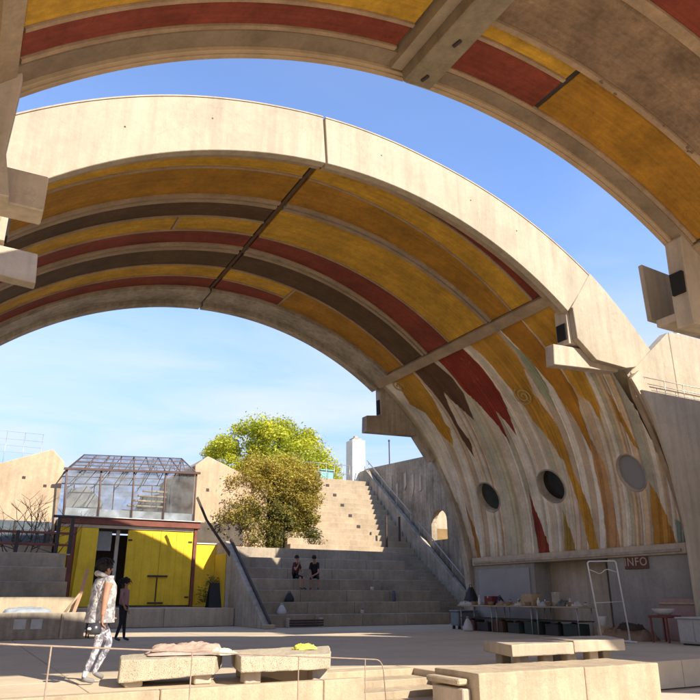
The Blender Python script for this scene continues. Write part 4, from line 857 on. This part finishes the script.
for x, y, w, d_, h, c, lb in cl:
    t = thing('crate', (x, y, 0), lb, 'crate', 'crates stored under the stall table'); cm = pl('crate%d' % int(y * 10), c)
    V, F = join(boxd(x - w / 2, x + w / 2, y - d_ / 2, y - d_ / 2 + .02, .002, h), boxd(x - w / 2, x + w / 2, y + d_ / 2 - .02, y + d_ / 2, .002, h), boxd(x - w / 2, x - w / 2 + .02, y - d_ / 2 + .021, y + d_ / 2 - .021, .002, h), boxd(x + w / 2 - .02, x + w / 2, y - d_ / 2 + .021, y + d_ / 2 - .021, .002, h), boxd(x - w / 2 + .021, x + w / 2 - .021, y - d_ / 2 + .021, y + d_ / 2 - .021, .002, .03))
    M('crate_body', V, F, cm, t); box('crate_rim', x - w / 2 - .012, x - w / 2 - .001, y - d_ / 2, y + d_ / 2, h - .05, h, cm, t)
    tag(heap('crate_contents', x, y, h - .12, w / 2 - .03, d_ / 2 - .03, .16, pl('cont%d' % int(y * 10), (random.uniform(.05, .3), random.uniform(.05, .2), random.uniform(.04, .15)), .9), t, seed=y, fold=.05, n=10))
t = thing('pale_sack', (16.5, 21.6, 0), 'pale sack with red top leaning by the stall table', 'sack')
bm_ = bag('paper_bag', 16.45, 21.55, 0, .34, .34, .42, pl('palesack', (.52, .47, .42)), 'pale paper bag on the floor in front of the table', 'bag', 31); bpy.data.objects.remove(t)
bin_ = thing('storage_bin', (17.45, 23.1, 0), 'grey blue plastic bin on castors beside the vault leg', 'bin')
box('bin_body', 17.0, 17.95, 22.85, 23.35, .12, .62, pl('binblue', (.20, .22, .24), .5), bin_, bevel=.06, seg=3); box('bin_lid', 16.97, 17.98, 22.82, 23.38, .622, .67, pl('binlid', (.24, .26, .28), .5), bin_, bevel=.015)
for x in (17.1, 17.85):
    for y in (22.93, 23.27): lathe('castor', [(.05, 0), (.06, .02), (.06, .09), (.03, .12)], (x, y, .001), BLKP, bin_, 10)
# white pipe rack
pr = thing('pipe_rack', (15.3, 14, 0), 'white pipe rack frame standing by the recess', 'rack')
PIPE = material('white_pipe', (.62, .60, .56), .45, .12, 8, .05)
tube('frame_pipe', fillet([(14.95, 14, .02), (14.71, 14, 2.03), (15.78, 14, 2.07), (15.98, 14, .02)], .09), .019, PIPE, pr)
tube('foot_pipe', fillet([(15.98, 13.8, .03), (15.98, 14.3, .03), (16.3, 14.3, .03), (16.3, 14.3, .2)], .05), .024, PIPE, pr); tube('foot_pipe', [(14.95, 13.6, .03), (14.95, 14.4, .03)], .024, PIPE, pr)
tube('bent_pipe', fillet([(14.76, 14.03, 1.84), (15.2, 14.06, 1.72), (15.5, 14.1, 1.86), (15.80, 14.03, 1.78)], .09), .012, PIPE, pr)
tube('brace', [(14.83, 14, 1.0), (15.88, 14, 1.03)], .008, PIPE, pr)
# INFO sign
sg = thing('info_sign', (18.05, 15.6, 1.95), 'dark red sign board reading INFO on the vault wall', 'sign')
box('board', XW - .05, XW - .004, 14.85, 15.72, 1.94, 2.33, material('sign_red', (.125, .055, .035), .7, .2, 5, .1), sg)
cu = bpy.data.curves.new('lettering', 'FONT'); cu.body = 'INFO'; cu.size = .34; cu.extrude = .004; cu.align_x = 'CENTER'; cu.align_y = 'CENTER'; cu.space_character = 1.12
to = bpy.data.objects.new('tmp', cu); COL.objects.link(to); bpy.context.view_layer.update()
me = bpy.data.meshes.new_from_object(to.evaluated_get(bpy.context.evaluated_depsgraph_get())); bpy.data.objects.remove(to)
me.materials.clear(); me.materials.append(material('sign_letter', (.48, .36, .24), .8, .15, 8, .1))
mm = Matrix.Translation(Vector((XW - .056, 15.285, 2.135))) @ Matrix(((0, 0, -1, 0), (-1, 0, 0, 0), (0, 1, 0, 0), (0, 0, 0, 1)))
me.transform(Matrix.Translation(-org(sg)) @ mm); lo_ = link('lettering', me, sg, org(sg))
# right hand corner
tag(heap('blanket_bundle', 17.1, 15.0, .002, .40, .75, .42, pl('bundle', (.26, .17, .10), .95), seed=41, fold=.12, n=24), 'brown bundle of blankets heaped against the right wall', 'blankets')
tag(heap('dark_jacket', 16.85, 14.7, .3, .22, .35, .16, pl('jacket', (.05, .035, .025), .95), seed=44, fold=.06, n=16), 'dark jacket thrown over the brown bundle', 'jacket')
bs = thing('bucket', (16.9, 15.75, 0), 'white bucket beside the brown bundle', 'bucket')
lathe('body', [(.10, 0), (.13, .25), (.14, .26), (.125, .26), (.095, .02)], (16.9, 15.75, .35), WHITEP, bs, 16); box('stand', 16.78, 17.02, 15.63, 15.87, 0, .35, CARD, bs)
sto = thing('red_stool', (17.0, 13.7, 0), 'red brown stool carrying a white basin', 'stool')
box('seat', 16.75, 17.35, 13.4, 14.0, .62, .68, pl('stoolred', (.18, .05, .035)), sto)
for x in (16.8, 17.3):
    for y in (13.45, 13.95): box('leg', x - .025, x + .025, y - .025, y + .025, .001, .62, pl('stoolred', (.18, .05, .035)), sto)
ba = thing('white_basin', (17.05, 13.7, .68), 'shallow white basin on the red stool', 'basin')
lathe('bowl', [(.14, 0), (.26, .10), (.30, .15), (.31, .16), (.28, .155), (.22, .08), (.1, .02)], (17.05, 13.7, .682), WHITEP, ba, 20)
cb = thing('low_cabinet', (17.1, 12.4, 0), 'low pale cabinet at the right edge of the plaza', 'cabinet')
box('body', 16.5, 17.6, 12.0, 12.9, .04, .62, pl('cab', (.40, .37, .33)), cb); box('top', 16.46, 17.64, 11.96, 12.94, .622, .66, pl('cabtop', (.45, .42, .37)), cb); box('plinth', 16.55, 17.55, 12.05, 12.85, .0, .039, STEELD, cb)
box('door', 16.485, 16.498, 12.05, 12.42, .08, .58, pl('cab', (.40, .37, .33)), cb); box('door', 16.485, 16.498, 12.45, 12.85, .08, .58, pl('cab', (.40, .37, .33)), cb)
lt_ = thing('pink_screen', (17.7, 13.3, 0), 'faded pink folding screen against the right wall', 'screen')
box('board', 17.75, 17.8, 12.9, 14.4, .02, 1.1, pl('pinkp', (.34, .22, .18)), lt_); box('batten', 17.70, 17.748, 12.95, 14.35, .95, 1.0, WOOD, lt_)
# small things on the tiers and terrace
def small(nm, lb, cat, fn): t = fn(); return t
for x, y, z, c, lb, nm in ((11.9, 27.75, .477, (.5, .48, .44), 'pale carrier bag on the lowest tier beside the cheek wall', 'carrier_bag'), (12.55, 28.5, .952, (.03, .03, .03), 'black rucksack on the second tier', 'rucksack')):
    bag(nm, x, y, z, .42, .36, .36, pl(nm, c), lb, 'bag', x)
cr_ = thing('wooden_crate', (12.6, 27.1, 0), 'low dark wooden crate in front of the lowest tier', 'crate')
for i in range(3): box('slat', 11.9, 13.4, 26.95, 26.98, .05 + .09 * i, .12 + .09 * i, STEELD, cr_)
for x in (11.9, 13.34): box('corner_post', x, x + .06, 26.981, 27.3, .002, .36, CON, cr_)
for x, z, y, c, lb in ((17.6, .952, 28.35, (.10, .10, .12), 'dark thermos flask standing on the second tier'), (15.6, .477, 27.7, (.5, .45, .35), 'pale cup on the lowest tier'), (16.9, 1.427, 29.1, (.55, .5, .42), 'small cream cup on the third tier')):
    t = thing('flask' if 'flask' in lb else 'cup', (x, y, z), lb, 'flask' if 'flask' in lb else 'cup'); h = .42 if 'flask' in lb else .16
    lathe('body', [(.07, 0), (.08, .02), (.08, h * .8), (.06, h)], (x, y, z + .002), pl('fl%d' % int(x * 10), c, .4), t, 12); lathe('lid', [(.05, 0), (.05, .03)], (x, y, z + .002 + h), BLKP, t, 10)
ab = thing('sandwich_board', (9.9, 30.5, .72), 'black folding sandwich board on the terrace edge', 'sign board')
for s in (-1, 1):
    V = [(9.62, 30.4 + s * .22, .725), (10.18, 30.4 + s * .22, .725), (10.1, 30.4 + s * .03, 1.72), (9.7, 30.4 + s * .03, 1.72)]; V += [(x, y + s * .03, z) for x, y, z in V]
    M('leaf', V, [(0, 1, 2, 3), (7, 6, 5, 4), (0, 4, 5, 1), (1, 5, 6, 2), (2, 6, 7, 3), (3, 7, 4, 0)], BLKP, ab)
# side stand and pole at the low wall, left
sd = thing('side_stand', (4.15, 23.3, 0), 'grey metal stand at the end of the low wall', 'stand')
box('cabinet_box', 3.75, 4.4, 23.1, 23.6, .40, .92, pl('standgrey', (.26, .25, .22)), sd, bevel=.02)
for x in (3.8, 4.35):
    for y in (23.15, 23.55): box('leg', x - .02, x + .02, y - .02, y + .02, .001, .40, STEELD, sd)
box('shelf', 3.77, 4.38, 23.12, 23.58, .14, .17, STEELD, sd)
pp = thing('leaning_post', (3.75, 25.3, .66), 'pinkish timber post leaning at the end of the tiers', 'post')
V, F = tubed([(3.62, 25.3, .67), (3.80, 25.4, 1.3), (3.92, 25.5, 2.0)], .06, 6); M('timber', V, F, pl('pinkwood', (.45, .27, .18), .9), pp); tube('cross_stick', [(3.35, 25.3, .67), (3.75, 25.35, 1.25)], .035, WOOD, pp)
tag(heap('pale_tarp', 2.2, 24.6, .662, .7, .5, .18, pl('tarp', (.30, .33, .35), .8), seed=51, fold=.06, n=18), 'pale blue grey tarp on the ledge behind the low wall', 'tarp')

# ------------------------------------------------------------------ people
def patt(name, c1, c2, sc):
    m = bpy.data.materials.new(name); m.use_nodes = True; n, l = m.node_tree.nodes, m.node_tree.links; b = n['Principled BSDF']; b.inputs['Roughness'].default_value = .9
    t = n.new('ShaderNodeTexNoise'); t.inputs['Scale'].default_value = sc; t.inputs['Detail'].default_value = 3; tcn = n.new('ShaderNodeTexCoord'); l.new(tcn.outputs['Object'], t.inputs['Vector'])
    r_ = n.new('ShaderNodeValToRGB'); r_.color_ramp.elements[0].position = .46; r_.color_ramp.elements[1].position = .54; r_.color_ramp.elements[0].color = (*c1, 1); r_.color_ramp.elements[1].color = (*c2, 1)
    l.new(t.outputs['Fac'], r_.inputs[0]); l.new(r_.outputs[0], b.inputs['Base Color'])
    w_ = n.new('ShaderNodeTexNoise'); w_.inputs['Scale'].default_value = 7; w_.inputs['Detail'].default_value = 4; w_.inputs['Distortion'].default_value = 1.5; l.new(tcn.outputs['Object'], w_.inputs['Vector'])
    bp = n.new('ShaderNodeBump'); bp.inputs['Strength'].default_value = .9; bp.inputs['Distance'].default_value = .06; l.new(w_.outputs['Fac'], bp.inputs['Height']); l.new(bp.outputs[0], b.inputs['Normal']); return m
SKIN = [plain('skin_a', (.40, .20, .125), .55), plain('skin_b', (.36, .18, .115), .55), plain('skin_c', (.38, .20, .13), .55)]
HAIR = material('dark_hair', (.018, .013, .010), .6, .3, 20, .6, 60); SHOE = plain('shoe', (.06, .055, .05), .7)
def person(label, loc, head, J, mats, hair=(.1, .1), grip=None, hairlong=0.0, group=None):
    """J: joints in a body frame (forward, left, up). One continuous skinned body; hair, hands and shoes are children."""
    root = thing('person', loc, label, 'person', group)
    c, s = math.cos(head), math.sin(head)
    def W(p): f, l_, u = p; return Vector((f * c - l_ * s, f * s + l_ * c, u))
    names = list(J); idx = {k: i for i, k in enumerate(names)}
    edges = [('pelvis', 'belly'), ('belly', 'chest'), ('chest', 'neck'), ('neck', 'jaw'), ('jaw', 'skull'), ('skull', 'top')]
    for sd_ in 'LR':
        edges += [('chest', 'sh' + sd_), ('sh' + sd_, 'el' + sd_), ('el' + sd_, 'wr' + sd_), ('pelvis', 'hip' + sd_), ('hip' + sd_, 'kn' + sd_), ('kn' + sd_, 'an' + sd_), ('an' + sd_, 'to' + sd_)]
    me_ = bpy.data.meshes.new('body'); me_.from_pydata([W(J[k][0]) for k in names], [(idx[a], idx[b]) for a, b in edges], [])
    ob = bpy.data.objects.new('tmpbody', me_); COL.objects.link(ob)
    ob.modifiers.new('skin', 'SKIN').use_smooth_shade = True
    sv = me_.skin_vertices[0].data
    for k in names:
        r_ = J[k][1]; sv[idx[k]].radius = r_ if isinstance(r_, tuple) else (r_, r_); sv[idx[k]].use_root = (k == 'pelvis')
    su = ob.modifiers.new('sub', 'SUBSURF'); su.levels = 2; su.render_levels = 2
    bpy.context.view_layer.update(); ev = ob.evaluated_get(bpy.context.evaluated_depsgraph_get()); bm_ = bpy.data.meshes.new_from_object(ev); bpy.data.objects.remove(ob)
    bm_.materials.clear()
    order = ['skin', 'top', 'legs', 'shoe']
    for k in order: bm_.materials.append(mats[k])
    seg = []
    for a, b in edges: seg.append((W(J[a][0]), W(J[b][0]), a, b))
    sleeve = mats.get('sleeve', 0.0); hem = mats.get('hem', 1.0)
    for pg in bm_.polygons:
        p = pg.center; best = None
        for A_, Bq, a, b in seg:
            ab_ = Bq - A_; t_ = max(0, min(1, (p - A_).dot(ab_) / max(ab_.length_squared, 1e-9))); dd = (p - A_ - ab_ * t_).length
            if best is None or dd < best[0]: best = (dd, a, b, t_)
        _, a, b, t_ = best; m_ = 1
        if a in ('neck', 'jaw', 'skull'): m_ = 0
        elif b == 'neck' and t_ > .55: m_ = 0
        elif a[:2] == 'sh': m_ = 1 if (t_ < sleeve or _ > .072 or abs(-p.x * s + p.y * c) < mats.get('torso', .165)) else 0
        elif a[:2] == 'el': m_ = (1 if p.z > J['pelvis'][0][2] + .03 else 2) if _ > .06 else (1 if sleeve > 1 + t_ else 0)
        elif a == 'pelvis' and b != 'belly': m_ = 2
        elif a == 'pelvis' and t_ < .25: m_ = 2
        elif a[:3] == 'hip': m_ = 2 if t_ < hem else 0
        elif a[:2] == 'kn': m_ = 2 if hem > 1 + t_ else 0
        elif a[:2] == 'an': m_ = 3
        pg.material_index = m_
    bm_.name = 'body'; body = link('body', bm_, root, Vector(loc))
    # head details: nose, ears, eyes, hair
    jaw, sk, top = W(J['jaw'][0]), W(J['skull'][0]), W(J['top'][0]); upv = (top - jaw).normalized(); fw_ = W(mats.get('face', (1, 0, 0))); fw_ = (fw_ - upv * fw_.dot(upv)).normalized(); rt_ = fw_.cross(upv)
    hc = sk + upv * -.01; O = Vector(loc)
    def ell(name, cpt, ax, m_, n=10, nzv=0.0):
        V, F = [], []
        for i in range(n + 1):
            for j in range(2 * n):
                th, ph = math.pi * i / n, math.pi * j / n; q = Vector((math.sin(th) * math.cos(ph), math.sin(th) * math.sin(ph), math.cos(th)))
                w = 1 + nzv * (.45 * mnoise.noise(q * 3.1 + cpt * 9) + .35 * mnoise.noise(q * 8.3 + cpt * 5)); V.append(tuple(O + cpt + (fw_ * q.x * ax[0] + rt_ * q.y * ax[1] + upv * q.z * ax[2]) * w))
        for i in range(n):
            for j in range(2 * n): F.append((i * 2 * n + j, i * 2 * n + (j + 1) % (2 * n), (i + 1) * 2 * n + (j + 1) % (2 * n), (i + 1) * 2 * n + j))
        return M(name, V, F, m_, root, smooth=True)
    ell('nose', hc + fw_ * .078 - upv * .022, (.022, .013, .019), mats['skin'], 6)
    for sg_ in (-1, 1):
        ell('ear', hc + rt_ * sg_ * .078 - upv * .02, (.022, .012, .034), mats['skin'], 6); ell('eye', hc + fw_ * .072 + rt_ * sg_ * .032 + upv * .008, (.010, .014, .008), HAIR, 5)
    ell('mouth', hc + fw_ * .070 - upv * .062, (.008, .024, .006), plain('lip', (.25, .09, .07), .6), 5)
    ell('hair', hc - fw_ * .026 + upv * .045, (.094 + hair[0], .086 + hair[0], .083 + hair[1]), HAIR, 18, .42)
    if hairlong: ell('hair', hc - fw_ * .06 - upv * .08, (.06, .085, hairlong), HAIR, 8, .15)
    # hands with five fingers
    for sd_, sn in (('L', 1), ('R', -1)):
        el_, wr = W(J['el' + sd_][0]), W(J['wr' + sd_][0]); d_ = (wr - el_).normalized(); sidev = d_.cross(fw_); sidev = (sidev if sidev.length > .1 else d_.cross(upv)).normalized(); pn = sidev.cross(d_).normalized()
        parts = []
        pts_ = [(wr - d_ * .02, .026), (wr + d_ * .03, .034), (wr + d_ * .07, .036), (wr + d_ * .095, .022)]
        V, F = tubed([p for p, _ in pts_], [r_ for _, r_ in pts_], 8); V = [tuple((Vector(v) - wr) - pn * ((Vector(v) - wr).dot(pn)) * .45 + wr) for v in V]; parts.append((V, F))
        for k in range(4):
            b0 = wr + d_ * .08 + sidev * (-.027 + .018 * k); L_ = (.062, .072, .066, .05)[k]; cv = .35 if grip is None else .8
            parts.append(tubed([b0, b0 + d_ * L_ * .5 + pn * L_ * .12, b0 + d_ * L_ * .85 + pn * L_ * cv * .7, b0 + d_ * L_ * .95 + pn * L_ * (cv + .2)], [.0095, .009, .008, .006], 6))
        b0 = wr + d_ * .025 - sidev * .028; parts.append(tubed([b0, b0 + d_ * .03 - sidev * .022, b0 + d_ * .06 - sidev * .02 + pn * .02], [.011, .0105, .008], 6))
        V, F = join(*parts); M('hand', [tuple(Vector(v) + O) for v in V], F, mats['skin'], root, smooth=True)
    return root, W
def std(h=1.66):
    k = h / 1.72
    J = dict(pelvis=((0, 0, .95), (.135, .115)), belly=((0, 0, 1.10), (.135, .105)), chest=((0, 0, 1.32), (.155, .11)), neck=((0, 0, 1.48), .052), jaw=((.02, 0, 1.545), (.058, .064)), skull=((.012, 0, 1.625), (.074, .09)), top=((.0, 0, 1.69), (.05, .06)))
    for s_, sg_ in (('L', 1), ('R', -1)):
        J.update({'sh' + s_: ((0, .175 * sg_, 1.40), .058), 'el' + s_: ((-.03, .225 * sg_, 1.13), .042), 'wr' + s_: ((.03, .225 * sg_, .88), .027), 'hip' + s_: ((0, .09 * sg_, .90), .088), 'kn' + s_: ((.02, .095 * sg_, .50), .058), 'an' + s_: ((-.03, .095 * sg_, .075), .038), 'to' + s_: ((.13, .105 * sg_, .035), .034)})
    return {n: ((p[0] * k, p[1] * k, p[2] * k), (r_[0] * k, r_[1] * k) if isinstance(r_, tuple) else r_ * k) for n, (p, r_) in J.items()}
# man striding past the bench
J = std(1.64)
J['hipL'] = ((.0, .09, .89), .092); J['knL'] = ((.20, .10, .52), .062); J['anL'] = ((.02, .10, .13), .04); J['toL'] = ((.17, .11, .06), .034)
J['hipR'] = ((.0, -.09, .89), .092); J['knR'] = ((-.03, -.09, .49), .060); J['anR'] = ((-.18, -.09, .08), .04); J['toR'] = ((-.02, -.10, .035), .034)
J['elR'] = ((-.05, -.27, 1.12), .046); J['wrR'] = ((-.07, -.30, .88), .03); J['elL'] = ((.03, .23, 1.12), .043); J['wrL'] = ((.16, .2, .93), .028)
J['chest'] = ((.02, 0, 1.31), (.185, .16)); J['belly'] = ((-.01, 0, 1.09), (.175, .16)); J['pelvis'] = ((0, 0, .94), (.16, .145)); J['shL'] = ((0, .20, 1.39), .062); J['shR'] = ((0, -.20, 1.39), .062)
man, Wm = person('person in pale patterned vest and trousers striding past the slab bench', (1.98, 11.2, 0), R(8), J,
    dict(skin=SKIN[0], top=patt('vest_pattern', (.50, .46, .42), (.30, .28, .27), 9), legs=patt('trouser_pattern', (.55, .52, .52), (.20, .19, .22), 16), shoe=plain('grey_shoe', (.22, .21, .20)), sleeve=.2, hem=2.2, torso=.20), hair=(.012, .02), grip=1)
def tunic(root, W, O, rings, mat):
    V, F = [], []; n = 40
    for z, rf, rl, f0 in rings:
        for k in range(n):
            a = 2 * math.pi * k / n; low = max(0, (1.36 - z)) * 1.6
            w = 1 + low * (.07 * math.sin(5 * a + 2 * z) + .05 * math.sin(9 * a + 1.3 + 5 * z)) + .05 * mnoise.noise(Vector((math.cos(a) * 2, math.sin(a) * 2, z * 5)))
            V.append(tuple(O + W((f0 + rf * math.cos(a) * w, rl * math.sin(a) * w, z))))
    for i in range(len(rings) - 1):
        for k in range(n): F.append((i * n + k, i * n + (k + 1) % n, (i + 1) * n + (k + 1) % n, (i + 1) * n + k))
    return M('tunic', V, F, mat, root, smooth=True)
tunic(man, Wm, Vector((1.98, 11.2, 0)), [(1.42, .075, .10, .0), (1.385, .12, .185, .0), (1.30, .165, .20, .01), (1.20, .175, .205, .01), (1.08, .178, .208, 0), (.97, .188, .212, 0), (.87, .20, .22, -.01), (.80, .205, .225, -.015)], patt('tunic_pattern', (.50, .47, .43), (.27, .26, .26), 11))
def locks(root, c, fw_, n, L, r):
    parts = []
    for i in range(n):
        a = random.uniform(0, 2 * math.pi); el = random.uniform(.05, 1.45)
        d_ = Vector((math.cos(a) * math.cos(el), math.sin(a) * math.cos(el), math.sin(el)))
        if d_.dot(fw_) > .55 and el < .8: continue
        p = c + d_ * r; t_ = Vector((d_.x * .5 + random.gauss(0, .35), d_.y * .5 + random.gauss(0, .35), -.75)).normalized()
        parts.append(tubed([p - d_ * .02, p + d_ * .012 + t_ * L * .35, p + t_ * L * .7 + d_ * .012, p + t_ * L], [.012, .011, .007, .002], 4))
    M('hair_lock', *join(*parts), HAIR, root, smooth=True)
hk = Vector((1.98, 11.2, 0)) + Wm((-.012, 0, 1.60)); locks(man, hk, Wm((1, 0, 0)), 170, .085, .098)
V, F = [], []
for i in range(13):   # hood collar lying on the shoulders
    a = math.pi * (.25 + 1.5 * i / 12); V.append((math.cos(a) * .105 - .02, math.sin(a) * .105, 1.445 - .05 * math.cos(a) - .02))
tube('hood', [tuple(Vector((1.98, 11.2, 0)) + Wm(p)) for p in V], [.018 + .017 * math.sin(math.pi * i / 12) for i in range(13)], patt('vest_pattern2', (.55, .51, .46), (.38, .36, .34), 9), man)
hl = thing('helmet', tuple(Vector((1.98, 11.2, 0)) + Wm((-.17, -.31, .655))), 'dark shiny helmet held in the striding person\'s hand', 'helmet')
hp = org(hl); lathe('shell', [(.085, 0), (.10, .04), (.095, .10), (.065, .14), (.02, .155)], tuple(hp), material('helmet_grey', (.035, .035, .04), .3, .2, 4, 0, spec=.5), hl, 18); lathe('white_spot', [(.03, 0), (.035, .02), (.02, .035)], (hp.x - .07, hp.y - .05, hp.z + .06), WHITEP, hl, 10)  # small white spot on the side of the shell
J = std(1.62); J['elR'] = ((.02, -.22, 1.13), .042); J['wrR'] = ((.12, -.2, .92), .027); J['anL'] = ((.05, .1, .075), .038); J['toL'] = ((.2, .11, .035), .033); J['anR'] = ((-.1, -.1, .075), .038); J['toR'] = ((.06, -.11, .035), .033)
p2_, W2 = person('person in dusty pink top and black trousers standing near the low wall', (4.33, 21.2, 0), R(-40), J, dict(skin=SKIN[1], top=plain('pink_top', (.30, .17, .16), .9), legs=plain('black_trousers', (.02, .02, .022), .9), shoe=SHOE, sleeve=1.85, hem=2.2), hair=(.022, .03), hairlong=.13)
locks(p2_, Vector((4.33, 21.2, 0)) + W2((-.015, 0, 1.575)), W2((1, 0, 0)), 140, .15, .10)
def seated(hgt, lean=0.08):
    J = std(1.68); dz_ = hgt - .86 + .0
    for k in ('pelvis', 'belly', 'chest', 'neck', 'jaw', 'skull', 'top', 'shL', 'shR', 'elL', 'elR', 'wrL', 'wrR'):
        (f, l_, u), r_ = J[k]; J[k] = ((f + lean * max(0, (u - .9)) * 1.6, l_, u + dz_), r_)
    return J, dz_
for nm, lc_, hd, T_, Lg, sp, lab in (('a', (13.1, 29.35, 1.427 + .0), R(-68), (.07, .022, .022), (.015, .015, .018), 1, 'seated person in dark maroon top and black shorts on the tiers'), ('b', (14.1, 29.35, 1.427), R(-128), (.018, .018, .02), (.02, .02, .022), -1, 'seated person in black shirt beside the maroon-clad one on the tiers')):
    J, dz_ = seated(.475 + .12, .10 if sp == 1 else .34)
    for s_, sg_ in (('L', 1), ('R', -1)):
        J['hip' + s_] = ((.04, .09 * sg_, .56), .088); J['kn' + s_] = ((.44, .11 * sg_, .50), .06); J['an' + s_] = ((.44, .10 * sg_, .08), .038); J['to' + s_] = ((.60, .11 * sg_, .036), .033)
    J['pelvis'] = ((0, 0, .60), (.17, .15)); J['chest'] = (J['chest'][0], (.18, .14)); J['belly'] = (J['belly'][0], (.165, .14))
    if sp == 1: J['elR'] = ((.24, -.22, .80), .042); J['wrR'] = ((.26, -.06, 1.05), .027); J['elL'] = ((.22, .22, .74), .042); J['wrL'] = ((.36, .05, .68), .027)
    else:
        J['elL'] = ((.40, .2, .70), .042); J['wrL'] = ((.58, .04, .60), .027); J['elR'] = ((.38, -.22, .68), .042); J['wrR'] = ((.60, -.05, .50), .027)
        J['knL'] = ((.42, .20, .52), .06); J['anL'] = ((.36, .2, .08), .038); J['toL'] = ((.52, .24, .036), .033)
    # sits on the next tier up (seat .475 m above the feet)
    person(lab, (lc_[0], lc_[1] - .13, lc_[2]), hd, J, dict(skin=SKIN[2], top=plain('shirt_' + nm, T_, .9), legs=plain('shorts_' + nm, Lg, .9), shoe=SHOE, sleeve=.6, hem=.95 if sp == 1 else 1.2), hair=(.008, .012))
